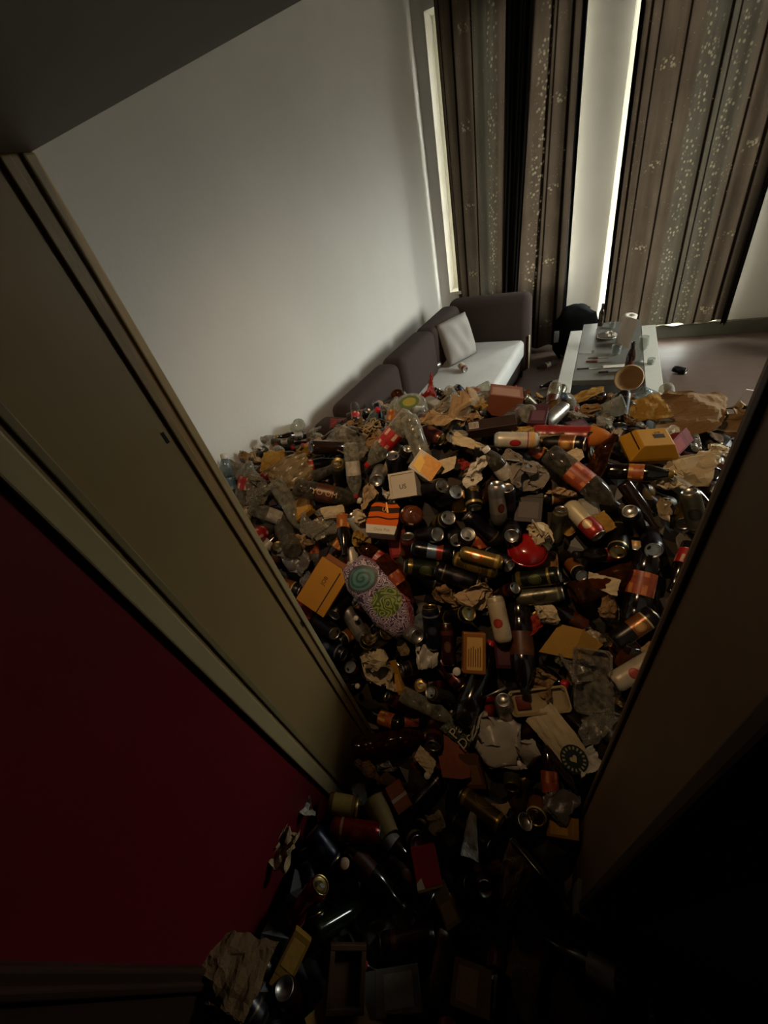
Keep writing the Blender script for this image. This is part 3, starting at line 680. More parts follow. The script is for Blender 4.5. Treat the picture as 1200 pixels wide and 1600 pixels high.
def add_sheet(M, kind, var, mat, size, name, zs=1.0):
    o = O(name, sheet_mesh(kind, var), PAP.get(mat) or FILM[mat])
    o.matrix_world = M @ Matrix.Diagonal((size[0], size[1], (size[0]+size[1])/2*zs, 1)); return o
# ------------------------------------------------------------------ placing on the heap
def frame_axis(ax, xdir):
    z = ax.normalized(); x = (xdir-z*xdir.dot(z)).normalized(); y = z.cross(x)
    return Matrix((x, y, z)).transposed().to_4x4()
def place(px, py, off=.02, d=None):
    p = at_d(px, py, d) if d else on_heap(px, py)
    tc = (EYE-p).normalized(); return p+tc*off, tc
def M_axis(px, py, ang, tilt=0, off=.02, roll=0, d=None):
    """long things: local Z along the picture angle (0 right, 90 up), tilt towards the eye; local X faces the eye"""
    p, tc = place(px, py, off, d)
    u = IX*math.cos(R(ang)) - IY*math.sin(R(ang)); u = (u-tc*u.dot(tc)).normalized()
    ax = u*math.cos(R(tilt))+tc*math.sin(R(tilt)); side = tc if abs(tilt) < 60 else u
    return Matrix.Translation(p) @ frame_axis(ax, side) @ Matrix.Rotation(R(roll), 4, 'Z')
def M_flat(px, py, ang, off=.02, lean=0, turn=0, d=None, mixn=.5):
    """flat things: local Z out of the heap, local X along the picture angle; lean/turn tip it about its own X/Y"""
    p, tc = place(px, py, off, d)
    n = (hn(p.x, p.y)*mixn+tc*(1-mixn)).normalized()
    u = IX*math.cos(R(ang)) - IY*math.sin(R(ang)); x = (u-n*u.dot(n)).normalized(); y = n.cross(x)
    return Matrix.Translation(p) @ Matrix((x, y, n)).transposed().to_4x4() @ Matrix.Rotation(R(lean), 4, 'X') @ Matrix.Rotation(R(turn), 4, 'Y')
def mpx(px, py, n, d=None):        # n picture pixels at that spot, in metres
    p = at_d(px, py, d) if d else on_heap(px, py); return n*(p-EYE).dot(AX)/FPX
PROX = []      # (object, [spheres in world], movable)
LAND = []      # landmarks for labels: (short phrase, world point)
def spheres(o, r, half, axis=2):
    M = o.matrix_world; k = max(1, int(round(half/(r*.9)))); out = []
    for i in range(-k, k+1):
        v = Vector((0, 0, 0)); v[axis] = (half-r)*i/k if half > r else 0
        out.append((M @ v, r))
        if half <= r: break
    return out
def hero(o, label, cat, group=None, ref=None, rad=None, half=None, axis=2):
    tag(o, label, cat, group)
    if rad: PROX.append((o, spheres(o, rad, half or rad, axis), False))
    if ref: LAND.append((ref, o.matrix_world.translation.copy()))
    return o
G_CAN, G_BOT, G_PAP, G_BOX = 'drink cans in the trash heap', 'bottles in the trash heap', 'crumpled paper in the trash heap', 'cartons in the trash heap'
def hcan(px, py, ang, tilt, style, label, size='tall', var=0, off=.02, roll=0, lid='silver', ref=None, name='drink_can'):
    L = {'tall': .168, 'short': .116, 'slim': .156}[size]
    o = add_can(M_axis(px, py, ang, tilt, off, roll if abs(tilt) < 40 else roll+random.uniform(-180, 180)), style, size, var, lid, name, random.random() < .6)
    return hero(o, label, 'can', G_CAN, ref, .033, L/2)
def hbot(px, py, ang, tilt, kind, mat, lab, cap, label, var=0, off=.03, roll=0, ref=None, d=None, scale=1.0):
    M = M_axis(px, py, ang, tilt, off, roll, d) @ Matrix.Scale(scale, 4)
    o = add_bottle(M, kind, mat, lab, cap, var)
    return hero(o, label, 'bottle', G_BOT, ref, {'pet15': .044, 'pet05': .032, 'beer': .030}[kind]*scale, {'pet15': .157, 'pet05': .112, 'beer': .118}[kind]*scale)
def hsheet(px, py, ang, kind, var, mat, w, h, label, cat='paper', name='crumpled_paper', off=.02, lean=0, turn=0, zs=1.0, ref=None, d=None, mixn=.5, group=G_PAP):
    s = (mpx(px, py, w, d), mpx(px, py, h, d))
    o = add_sheet(M_flat(px, py, ang, off, lean, turn, d, mixn), kind, var, mat, s, name, zs)
    return hero(o, label, cat, group, ref, min(s)*.32, None)
# ------------------------------------------------------------------ single cartons, trays and other pieces one can name
def bx(w, h, t, bev=.002): return boxm('carton_body', -w/2, w/2, -h/2, h/2, -t/2, t/2, bev=bev)
def quad_print(name, pts, z, mat, parent, th=.0008):
    return O(name, ngon_plate(name, pts, th), mat, parent, loc=(0, 0, z))
def rectp(x0, x1, y0, y1): return [(x0, y0), (x1, y0), (x1, y1), (x0, y1)]
INK = plain('print_ink', '#1d150e', .7)
# orange carton with black stripes
px, py = 600, 812; w, h = mpx(px, py, 46), mpx(px, py, 50)
M = M_flat(px, py, -4, .045, -12, 6)
def m_striped():
    t = NT('striped_carton_print'); x, y, z = t.xyz(); v = t.m_('DIVIDE', y, h)
    wob = t.m_('MULTIPLY', t.m_('SINE', t.m_('MULTIPLY', x, 70)), .018); v2 = t.m_('ADD', v, wob)
    col = t.mix(t.step(v, -.24, .006), '#b9b3a6', '#b8500a')
    col = t.mix(t.band(v2, -.04, .01, .01), col, '#1c120a'); col = t.mix(t.band(v2, .16, .33, .008), col, '#2a1a10')
    col = t.mix(t.step(v2, .44, .01), col, '#1c120a')
    return t.done(t.pbr(col, .7, 0, None, .12))
V = [(-w*.5, -h*.5, 0), (w*.42, -h*.5, 0), (w*.5, -h*.1, 0), (w*.5, h*.36, 0), (w*.36, h*.5, 0), (-w*.30, h*.5, 0), (-w*.44, h*.34, 0), (-w*.54, -h*.22, 0)]
o = O('striped_carton', ngon_plate('striped_carton', [(x, y) for x, y, z in V], w*.75), m_striped()); o.matrix_world = M @ Matrix.Translation((0, 0, -w*.5))
quad_print('bolt_print', [(w*.02, h*.48), (w*.07, h*.48), (w*.16, h*.16), (w*.09, h*.16)], w*.75, plain('yellow_ink', '#d69a3a', .5), o)
O('lettering', text_mesh('Dole Pak', h*.13), plain('grey_ink', '#7a7263', .6), o, loc=(0, -h*.38, w*.751))
O('lettering', text_mesh('U', h*.17), plain('yellow_ink', '#d69a3a'), o, loc=(w*.0, h*.245, w*.751))
hero(o, 'orange carton with black stripes and a white lower band', 'carton', G_BOX, 'the black-striped orange carton', w*.6)
# white square box
px, py = 633, 758; w, h = mpx(px, py, 42), mpx(px, py, 38); M = M_flat(px, py, 6, .05, 4, -8)
mb = plain('white_board', '#a89f90', .7, var=.12, scale=20)
o = O('square_box', bx(w, h, w*.55), mb); o.matrix_world = M
for b in ((-w/2, w/2, -h/2, -h*.42), (-w/2, w/2, h*.42, h/2), (-w/2, -w*.42, -h*.42, h*.42), (w*.42, w/2, -h*.42, h*.42)):
    O('lid_edge', boxm('lid_edge', *b, w*.27, w*.31), mb, o)
O('lettering', text_mesh('US', h*.26), INK, o, loc=(0, -h*.08, w*.276))
hero(o, 'white square cardboard box with raised edges and two dark letters', 'box', G_BOX, 'the white square box', w*.55)
# white carton with a yellow food picture
px, py = 664, 730; w, h = mpx(px, py, 40), mpx(px, py, 34); M = M_flat(px, py, -32, .055, -10, 12)
def m_fries():
    t = NT('yellow_picture_print'); n1 = t.n('TexVoronoi', {'Vector': t.obj(), 'Scale': 120}).outputs['Color']
    return t.done(t.pbr(t.mix(t.noise(60, 4), '#8a5212', '#d89a38'), .45, 0, None, .4))
o = O('picture_carton', bx(w, h, w*.6, .003), plain('white_board', '#a89f90')); o.matrix_world = M
quad_print('food_picture', [(-w*.30, -h*.36), (w*.5, -h*.46), (w*.5, h*.47), (-w*.22, h*.47)], w*.3, m_fries(), o)
quad_print('yellow_patch', [(-w*.42, -h*.3), (-w*.02, -h*.42), (-w*.10, h*.10), (-w*.40, h*.34)], w*.3015, plain('yellow_ink2', '#cda349', .5), o)
hero(o, 'small white carton with a yellow food picture on top', 'carton', G_BOX, 'the yellow picture carton', w*.55)
# yellow carton with red side
px, py = 508, 916; w, h = mpx(px, py, 50), mpx(px, py, 74); M = M_flat(px, py, -32, .06, 3, -4)
my = plain('yellow_carton', '#a8741a', .5, var=.12, scale=12)
o = O('yellow_carton', bx(w, h, w*.5), my); o.matrix_world = M
O('lettering', text_mesh('JOB', w*.17), INK, o, loc=(-w*.05, h*.12, w*.251), rot=(0, 0, R(90)))
quad_print('black_stripe', rectp(w*.22, w*.255, -h*.5, h*.42), w*.25, INK, o)
O('tuck_flap', boxm('tuck_flap', -w*.46, w*.46, h*.5, h*.60, w*.10, w*.125), plain('carton_inside', '#7d4a26', .7), o, rot=(R(-18), 0, 0), loc=(0, 0, w*.10))
O('red_side', boxm('red_side', -w*.515, -w*.5, -h*.48, h*.48, -w*.24, w*.22), plain('red_board', '#7a1420', .5), o)
hero(o, 'yellow carton with a black stripe lying beside the door jamb', 'carton', G_BOX, 'the yellow carton by the jamb', w*.6, h*.5, 1)
# patterned purple bag
px, py = 593, 932; w, h = mpx(px, py, 70), mpx(px, py, 134)
def m_bag():
    t = NT('squiggle_bag_print'); uv = t.uv(); u, v, _ = t.xyz(uv)
    nz = t.noise(5.5, 1.0, t.n('Mapping', {'Vector': uv, 'Scale': (1.0, 2.1, 1)}).outputs[0], .4)
    sq = t.step(t.m_('SINE', t.m_('MULTIPLY', nz, 60)), .05, .25)
    col = t.mix(sq, '#3b2b45', '#a99aa6')
    col = t.mix(t.m_('MULTIPLY', t.step(t.m_('ADD', u, t.m_('MULTIPLY', v, -.15)), .80, .05), .75), col, t.mix(sq, '#5e1524', '#8a3038'))
    def disc(cx, cy, rx, ry):
        a = t.m_('DIVIDE', t.m_('SUBTRACT', u, cx), rx); b = t.m_('DIVIDE', t.m_('SUBTRACT', v, cy), ry)
        return t.m_('SQRT', t.m_('ADD', t.m_('MULTIPLY', a, a), t.m_('MULTIPLY', b, b))), t.m_('ARCTAN2', b, a)
    d1, a1 = disc(.46, .77, .36, .155); d2, a2 = disc(.54, .40, .33, .155)
    spir = t.step(t.m_('SINE', t.m_('ADD', t.m_('MULTIPLY', d1, 17), a1)), .3, .3)
    teal = t.mix(spir, '#47706c', '#2c4a4c')
    col = t.mix(t.m_('SUBTRACT', 1.0, t.step(d1, 1.0, .03)), col, '#3a3a3e'); col = t.mix(t.m_('SUBTRACT', 1.0, t.step(d1, .82, .03)), col, teal)
    gn = t.step(t.m_('SINE', t.m_('MULTIPLY', t.noise(4.5, 1, t.n('Mapping', {'Vector': uv, 'Scale': (1.0, 2.1, 1)}).outputs[0], .3), 50)), .0, .3)
    col = t.mix(t.m_('SUBTRACT', 1.0, t.step(d2, 1.0, .04)), col, t.mix(gn, '#3c4a1c', '#7d8a42'))
    return t.done(t.pbr(col, .5, 0, t.bump(t.noise(6, 3, uv), .3, .01), .4))
def pouch(name, w, h, t):
    nu, nv = 14, 26; V, F, U = [], [], []
    for s in (1, -1):
        for j in range(nv+1):
            for i in range(nu+1):
                u, v = i/nu, j/nv; a, b = u*2-1, v*2-1
                wid = (1-.45*max(0, abs(b)-.55)/.45) if b > 0 else (1-.55*max(0, abs(b)-.45)/.55)
                k = max(0, 1-a**4)*max(0, 1-b**6)
                z = s*t/2*k**.6+.004*noise.noise(Vector((u*5, v*9, s*2)))*(1 if k > 0 else 0)
                V.append((a*w/2*wid+.012*math.sin(v*4), b*h/2, z)); U.append((u, v))
    N = (nu+1)*(nv+1)
    for s in (0, 1):
        for j in range(nv):
            for i in range(nu):
                q = (s*N+j*(nu+1)+i, s*N+j*(nu+1)+i+1, s*N+(j+1)*(nu+1)+i+1, s*N+(j+1)*(nu+1)+i); F.append(q if s == 0 else q[::-1])
    return mesh(name, V, F, True, U)
o = O('squiggle_bag', pouch('squiggle_bag', w, h, w*.5), m_bag()); o.matrix_world = M_axis(px, py, 0, 0, .055) ; o.matrix_world = M_flat(px, py, 38, .06, 0, 0, mixn=.4)
hero(o, 'purple and white squiggle-patterned pouch with a teal spiral and a green disc', 'bag', G_BOX, 'the squiggle-patterned pouch', w*.42, h*.5, 1)
# yellow clamshell food box
px, py = 1013, 699; w, h = mpx(px, py, 70), mpx(px, py, 52); M = M_flat(px, py, 3, .05, -18, 6)
my2 = plain('amber_carton', '#a07418', .5, var=.15, scale=14)
o = O('clamshell_box', frustum('clamshell_box', w, h, w*.62, h*.68, h*.42, .004), my2); o.matrix_world = M
O('lower_half', frustum('lower_half', w*.8, h*.8, w, h, h*.3, .003), my2, o, loc=(0, 0, -h*.31))
quad_print('dark_print', rectp(-w*.02, w*.20, -h*.05, h*.10), h*.421, INK, o)
O('lettering', text_mesh('JOB', h*.10), INK, o, loc=(w*.09, h*.16, h*.421))
O('side_stripe', boxm('side_stripe', -w*.375, -w*.36, -h*.36, h*.36, h*.30, h*.335), INK, o)
hero(o, 'yellow clamshell food box with a dark print on the lid', 'food box', G_BOX, 'the yellow clamshell box', w*.5)
# brown carton on the crest
px, py = 788, 628; w, h = mpx(px, py, 48), mpx(px, py, 36); M = M_flat(px, py, -10, .06, -30, 5)
o = O('brown_carton', bx(w, h, h*.9), plain('reddish_carton', '#6e3d2a', .6, var=.15)); o.matrix_world = M
quad_print('pale_panel', rectp(-w*.44, w*.40, -h*.42, h*.36), h*.45, plain('dusty_pink_print', '#87614c', .6, var=.2, scale=60), o)
O('top_flap', boxm('top_flap', -w*.5, w*.5, h*.5, h*.74, h*.40, h*.43), plain('reddish_carton', '#6e3d2a'), o)
hero(o, 'reddish brown carton standing on the crest before the sofa seat', 'carton', G_BOX, 'the reddish carton', w*.5)
# long dark box with barcode
px, py = 768, 667; w, h = mpx(px, py, 72), mpx(px, py, 22); M = M_flat(px, py, 2, .045, -20, 0)
o = O('slim_dark_box', bx(w, h, h*.8), plain('dark_brown_board', '#2b1d18', .45)); o.matrix_world = M
quad_print('barcode_label', rectp(-w*.46, -w*.26, -h*.35, h*.3), h*.4, plain('label_paper', '#9d9484', .7), o)
for k in range(7): quad_print('barcode_bar', rectp(-w*.45+w*.026*k, -w*.44+w*.026*k, -h*.28, h*.24), h*.4+.0008, INK, o)
hero(o, 'long dark brown box with a small barcode label', 'box', G_BOX, 'the dark barcode box', h*.55, w*.5, 0)
# amber jar-like carton
px, py = 740, 1019; w, h = mpx(px, py, 34), mpx(px, py, 60); M = M_flat(px, py, -3, .05, 0, 10)
o = O('amber_pack', bx(w, h, w*.6, .006), plain('amber_pack', '#7d4d22', .4, var=.2)); o.matrix_world = M
quad_print('text_panel', rectp(-w*.34, w*.34, -h*.40, h*.38), w*.3, plain('amber_paper', '#b08a4c', .6, var=.2, scale=80), o)
for k in range(6): quad_print('print_line', rectp(-w*.28+w*.10*k, -w*.24+w*.10*k, -h*.32, h*(.10+.03*(k % 3))), w*.3+.0009, plain('brown_ink', '#6b4320', .7), o)
hero(o, 'amber pack with a pale printed panel standing below the upright black can', 'pack', G_BOX, 'the amber pack', w*.55, h*.5, 1)
# folded cardboard flap
px, py = 890, 1002; w, h = mpx(px, py, 92), mpx(px, py, 52)
def folded_board(name, w, h, t, ang):
    V, F = [], []
    for s in (t/2, -t/2):
        V += [(-w*.5, -h*.30, s), (-w*.12, h*.5, s), (-w*.02, -h*.46, s+w*.10), (w*.22, h*.34, s+w*.10), (w*.5, -h*.1, s-w*.04), (w*.2, -h*.5, s+w*.02)]
    top = [(0, 2, 1), (1, 2, 3), (3, 2, 5), (3, 5, 4)]
    F = top+[tuple(i+6 for i in q[::-1]) for q in top]
    ring = [0, 2, 5, 4, 3, 1]
    for a, b in zip(ring, ring[1:]+ring[:1]): F.append((a, b, b+6, a+6)[::-1])
    return mesh(name, V, F)
o = O('cardboard_flap', folded_board('cardboard_flap', w, h, .003, 0), PAP['mustard']); o.matrix_world = M_flat(px, py, 0, .03, 5, 0)
hero(o, 'torn brown cardboard flap folded into a shallow ridge', 'cardboard', G_BOX, 'the folded cardboard flap', h*.4)
# clear tray, ribbed and rounded
def tray_mesh(name, w, h, t, rim=.006, n=6):
    def rr(w, h, r, z):
        P = []
        for cx, cy, a0 in ((w/2-r, h/2-r, 0), (-w/2+r, h/2-r, 90), (-w/2+r, -h/2+r, 180), (w/2-r, -h/2+r, 270)):
            for k in range(n+1): a = R(a0+90*k/n); P.append((cx+r*math.cos(a), cy+r*math.sin(a), z))
        return P
    rings = [rr(w+rim*2, h+rim*2, .016, t-.002), rr(w+rim*2, h+rim*2, .016, t), rr(w, h, .012, t), rr(w*.96, h*.97, .012, t*.6), rr(w*.88, h*.92, .012, .002), rr(w*.80, h*.86, .01, .0)]
    V = [p for q in rings for p in q]; m = len(rings[0]); F = []
    for k in range(len(rings)-1):
        for i in range(m): F.append((k*m+i, k*m+(i+1) % m, (k+1)*m+(i+1) % m, (k+1)*m+i))
    F.append(tuple((len(rings)-1)*m+i for i in range(m)))
    return mesh(name, V, F, True)
def htray(px, py, ang, w, h, mat, label, ref=None, depth=.03, off=.05, lean=0, turn=0, name='food_tray', flip=False, cat='tray'):
    W, H = mpx(px, py, w), mpx(px, py, h)
    M = M_flat(px, py, ang, off, lean, turn)
    if flip: M = M @ Matrix.Rotation(math.pi, 4, 'X')
    o = O(name, tray_mesh(name, W, H, depth), mat); o.matrix_world = M @ Matrix.Translation((0, 0, -depth))
    O('tray_rim', tube('tray_rim', [(math.cos(a)*0+q[0], q[1], depth) for a in [0] for q in [(W/2, -H/2+.014), (W/2, H/2-.014), (W/2-.014, H/2), (-W/2+.014, H/2), (-W/2, H/2-.014), (-W/2, -H/2+.014), (-W/2+.014, -H/2), (W/2-.014, -H/2), (W/2, -H/2+.014)]], .0016, 6), mat, o)
    return hero(o, label, cat, G_BOX, ref, min(W, H)*.4, max(W, H)*.5, 1 if H > W else 0)
htray(926, 1066, -8, 50, 92, FILM['film'], 'clear plastic food tray leaning below the folded cardboard flap', 'the clear food tray', lean=10, turn=-14, off=.06)
htray(545, 690, -28, 66, 40, FILM['film'], 'clear scalloped plastic tray on the crest in front of the sofa arm', 'the clear scalloped tray', lean=-12, off=.06)
tr = htray(842, 1096, 8, 82, 32, plain('cream_foam', '#8f7d5c', .7), 'narrow cream tray with red food remains in one end', 'the narrow cream tray', depth=.02)
W_, H_ = mpx(842, 1096, 82), mpx(842, 1096, 32)
O('food_remains', boxm('food_remains', -W_*.42, -W_*.16, -H_*.3, H_*.3, .003, .012, bev=.004, seg=2, smooth=True), plain('dried_sauce', '#5c2418', .5, var=.4, scale=60), tr)
htray(838, 878, 2, 58, 26, plain('tan_board_tray', '#6d4a26', .7), 'shallow tan cardboard tray under a red plastic dome', 'the tan tray', depth=.015, off=.02)
# red plastic dome
px, py = 824, 860; r_ = mpx(px, py, 27)
o = O('red_dome_lid', lathe('red_dome_lid', [(r_, -.004), (r_, .004), (r_*.96, r_*.25), (r_*.8, r_*.5), (r_*.5, r_*.66), (.001, r_*.7)], 24), clear('red_plastic', '#8a1410', .8, .15, '#8a1410')); o.matrix_world = M_flat(px, py, 0, .05, -35, 0)
O('rim', lathe('rim', [(r_, -.004), (r_*1.07, -.004), (r_*1.07, 0), (r_, 0)], 24), clear('red_plastic', '#8a1410'), o)
hero(o, 'shiny red plastic dome lid lying on a tan tray', 'lid', None, 'the red dome lid', r_*.8)
# red box in the hall
px, py = 664, 1352; w, h = mpx(px, py, 38), mpx(px, py, 48); M = M_flat(px, py, 14, .05, 8, 10)
o = O('red_box', bx(w, h, w*.6), plain('red_carton', '#8a1a16', .45, var=.1)); o.matrix_world = M
quad_print('white_corner', [(-w*.5, -h*.5), (-w*.2, -h*.5), (-w*.28, -h*.24), (-w*.5, -h*.34)], w*.3, plain('pale_print', '#b09a7a'), o)
O('lower_band', boxm('lower_band', -w*.505, w*.505, -h*.56, -h*.5, -w*.29, w*.29), plain('tan_board_tray', '#6d4a26'), o)
hero(o, 'bright red box with a pale torn corner in the doorway', 'box', G_BOX, 'the bright red box', w*.5)
# paper bag with a round dark badge
px, py = 878, 1158; w, h = mpx(px, py, 52), mpx(px, py, 112); M = M_flat(px, py, 38, .05, 4, -8)
o = add_sheet(M, 'flat', 3, 'cream', (w, h), 'badge_bag', .5)
def badge():
    t = NT('green_badge_print'); x, y, z = t.xyz()
    d = t.m_('SQRT', t.m_('ADD', t.m_('MULTIPLY', x, x), t.m_('MULTIPLY', y, y)))
    k = w*.36
    ringtxt = t.m_('MULTIPLY', t.band(d, k*.66, k*.86, k*.03), t.step(t.m_('SINE', t.m_('MULTIPLY', t.m_('ARCTAN2', y, x), 17)), .2, .3))
    return t.done(t.pbr(t.mix(ringtxt, '#10211f', '#8d8468'), .5, 0, None, .4))
b_ = O('round_badge', ngon_plate('round_badge', [(math.cos(a)*w*.36, math.sin(a)*w*.36) for a in [i*math.pi/12 for i in range(24)]], .001), badge()); b_.matrix_world = M @ Matrix.Translation((0, -h*.22, .022))
def heart():
    P = []
    for i in range(20):
        a = 2*math.pi*i/20; P.append((.0105*16*math.sin(a)**3/16*w/.055*.55, (13*math.cos(a)-5*math.cos(2*a)-2*math.cos(3*a)-math.cos(4*a))/16*.0105*w/.055*.55))
    return P
hp_ = O('heart_print', ngon_plate('heart_print', heart(), .0006), plain('cream_ink', '#a89a74', .6)); hp_.matrix_world = b_.matrix_world @ Matrix.Translation((0, 0, .001))
dk_ = add_sheet(M @ Matrix.Translation((-w*.52, -h*.12, -.006)), 'fold', 2, 'dark', (w*.35, h*.9), 'dark_side_fold', .4)
bpy.context.view_layer.update()
for q_ in (b_, dk_): 
    q_.parent = o; q_.matrix_parent_inverse = o.matrix_world.inverted()
hp_.parent = b_; hp_.matrix_parent_inverse = b_.matrix_world.inverted()
hero(o, 'cream paper bag with a round dark green badge at the foot of the heap', 'bag', None, 'the badged paper bag', w*.5)
# green bag with pale handwriting
px, py = 728, 1138; w, h = mpx(px, py, 62), mpx(px, py, 58); M = M_flat(px, py, 48, .04, 0, 0)
t = NT('dark_green_print'); x, y, z = t.xyz(t.uv())
scr = t.step(t.m_('SINE', t.m_('MULTIPLY', t.noise(9, 2, t.uv()), 40)), .55, .2)
mg = t.done(t.pbr(t.mix(t.step(x, .72, .03), t.mix(t.m_('MULTIPLY', scr, .25), '#1b2416', '#8d8a74'), '#8f8a78'), .5, 0, None, .4))
PAP['greenscript'] = mg
o = add_sheet(M, 'flat', 5, 'greenscript', (w, h), 'script_bag', .4)
l1 = O('lettering', text_mesh('Pain', w*.34, extr=.0006), plain('pale_green_ink', '#a39c82', .6)); l1.matrix_world = M @ Matrix.Translation((-w*.08, h*.14, .018)) @ Matrix.Rotation(R(6), 4, 'Z')
l2 = O('lettering', text_mesh('Dore', w*.30, extr=.0006), plain('pale_green_ink', '#a39c82')); l2.matrix_world = M @ Matrix.Translation((-w*.05, -h*.18, .018))
for q_ in (l1, l2): q_.parent = o; q_.matrix_parent_inverse = o.matrix_world.inverted()
hero(o, 'dark green paper bag with pale script lettering, half under a grey plastic bag', 'bag', None, 'the green script bag', w*.4)
# spoon
px, py = 742, 1096
def spoon():
    V, F = [], []; n = 10
    for j in range(7):
        f = j/6; a = (f-.5)*math.pi
        for i in range(n+1):
            s = i/n*2-1; hw = .021*math.cos(a)**.7 if abs(f-.5) < .5 else .001
            V.append((s*hw, math.sin(a)*.03, .006*((s*s)-1)*math.cos(a)))
    for j in range(6):
        for i in range(n): F.append((j*(n+1)+i, j*(n+1)+i+1, (j+1)*(n+1)+i+1, (j+1)*(n+1)+i))
    return mesh('spoon', V, F, True)
o = O('spoon', spoon(), M_ALU); o.matrix_world = M_flat(px, py, -60, .055, 12, 0) @ Matrix.Rotation(R(90+90), 4, 'Z')
O('handle', tube('handle', [(0, -.028, 0), (0, -.06, .006), (0, -.13, .0)], [.004, .003, .006], 8), M_ALU, o)
hero(o, 'metal spoon with its round bowl up among dark bottles', 'spoon', None, 'the metal spoon', .02)
# small things: caps
def cap_obj(px, py, mat, label, r=.0155, name='bottle_cap'):
    o = O(name, lathe(name, [(r*.98, 0), (r, .001), (r, .011), (r*.85, .0135), (.0004, .0135)], 16), mat); o.matrix_world = M_flat(px, py, 0, .04, random.uniform(-15, 15), 0)
    O('knurled_skirt', lathe('knurled_skirt', [(r*1.03, .0), (r*1.03, .008)], 16), mat, o)
    return hero(o, label, 'bottle cap', 'loose bottle caps', None, r)
cap_obj(714, 1049, CAPM['white'], 'white bottle cap beside the amber pack'); cap_obj(557, 966, CAPM['white'], 'small white cap under the squiggle pouch by the jamb', .011); cap_obj(538, 1349, plain('peach_cap', '#b9957a', .45), 'pale peach cap among dark bottles in the doorway')
cap_obj(559, 1072, CAPM['white'], 'pale cap near the doorway jamb foot', .011)
cap_obj(668, 1212, CAPM['white'], 'pale cap turned on edge below the reddish carton piece', .012)
# reddish carton piece, orange carton in the doorway, label jar, yellow cup
px, py = 702, 1172; w, h = mpx(px, py, 34), mpx(px, py, 86); o = O('carton_piece', folded_board('carton_piece', w*1.6, h, .003, 0), paper_mat('salmon_card', '#7a4636')); o.matrix_world = M_flat(px, py, 30, .035, 0, 0)
hero(o, 'torn salmon carton piece next to the green script bag', 'cardboard', None, 'the salmon carton piece', w*.5)
px, py = 621, 1246; w, h = mpx(px, py, 26), mpx(px, py, 38); o = O('orange_pack', bx(w, h, w*.7), plain('orange_pack', '#8a4416', .45)); o.matrix_world = M_flat(px, py, 40, .05, 6, 12)
quad_print('pale_stripe', rectp(-w*.5, w*.5, -h*.1, h*.02), w*.35, plain('pale_print', '#b09a7a'), o)
hero(o, 'small orange pack near the foot of the door jamb', 'pack', G_BOX, 'the small orange pack', w*.5)
px, py = 596, 1277; r_ = mpx(px, py, 19); o = O('paper_cup', lathe('paper_cup', [(r_*.7, -r_*1.5), (r_*.72, -r_*1.45), (r_, r_*1.2), (r_*1.05, r_*1.25), (r_*.95, r_*1.2), (r_*.66, -r_*1.4), (.001, -r_*1.4)], 20), plain('cream_cup', '#8d7440', .6)); o.matrix_world = M_axis(px, py, 115, -25, .04)
O('rolled_rim', lathe('rolled_rim', [(r_*.98, r_*1.2), (r_*1.07, r_*1.22), (r_*1.07, r_*1.28), (r_*.98, r_*1.28)], 20), plain('cream_cup', '#8d7440'), o)
hero(o, 'cream paper cup tipped over in the doorway', 'cup', None, 'the cream paper cup', r_, r_*1.5)
px, py = 536, 1259; r_ = mpx(px, py, 15); o = O('label_jar', lathe('label_jar', [(.001, -r_*1.5), (r_*.9, -r_*1.5), (r_, -r_*1.3), (r_, r_*1.0), (r_*.85, r_*1.25), (r_*.85, r_*1.5), (.001, r_*1.5)], 20), plain('amber_jar', '#5c3f1c', .25)); o.matrix_world = M_axis(px, py, -10, 5, .04)
O('jar_label', lathe('jar_label', [(r_*1.01, -r_*1.0), (r_*1.02, 0), (r_*1.01, r_*.9)], 20), plain('ochre_label', '#8d7236', .6, var=.3, scale=90), o); O('jar_lid', lathe('jar_lid', [(r_*.9, r_*1.25), (r_*.92, r_*1.55), (.001, r_*1.57)], 18), CAPM['gold'], o)
hero(o, 'small jar with an ochre label beside the jamb foot', 'jar', None, 'the ochre label jar', r_, r_*1.5)
# brown round cup seen from below, next to the striped carton
px, py = 645, 806; r_ = mpx(px, py, 16); o = O('brown_cup', lathe('brown_cup', [(.001, r_*.9), (r_*.5, r_*.98), (r_*.8, r_*.8), (r_, r_*.2), (r_*.98, -r_*1.0), (r_*.9, -r_*1.0)], 20), clear('brown_plastic', '#6b3a20', .7, .15, '#5c2f18')); o.matrix_world = M_axis(px, py, 0, 75, .045)
O('rim', lathe('rim', [(r_*.95, -r_), (r_*1.05, -r_), (r_*1.05, -r_*.93), (r_*.95, -r_*.93)], 20), clear('brown_plastic', '#6b3a20'), o)
hero(o, 'brown translucent cup upside down next to the striped carton', 'cup', None, 'the brown upturned cup', r_)
# clear deli tub with green and yellow label near the sofa
px, py = 642, 642; r_ = mpx(px, py, 27); o = O('deli_tub', lathe('deli_tub', [(.001, r_*.62), (r_*.8, r_*.6), (r_*.9, r_*.5), (r_, -r_*.4), (r_*1.08, -r_*.42), (r_*1.08, -r_*.5)], 24), PET['clear']); o.matrix_world = M_axis(px, py, 100, 38, .06)
O('round_label', lathe('round_label', [(.0005, r_*.63), (r_*.38, r_*.63)], 20), plain('yellow_green_label', '#8d8436', .5, var=.4, scale=40), o); O('green_leaf_print', lathe('green_leaf_print', [(r_*.39, r_*.632), (r_*.55, r_*.625)], 20), plain('leaf_green', '#4f6136', .5), o)
hero(o, 'clear deli tub with a yellow and green round label', 'tub', None, 'the clear deli tub', r_*.8)
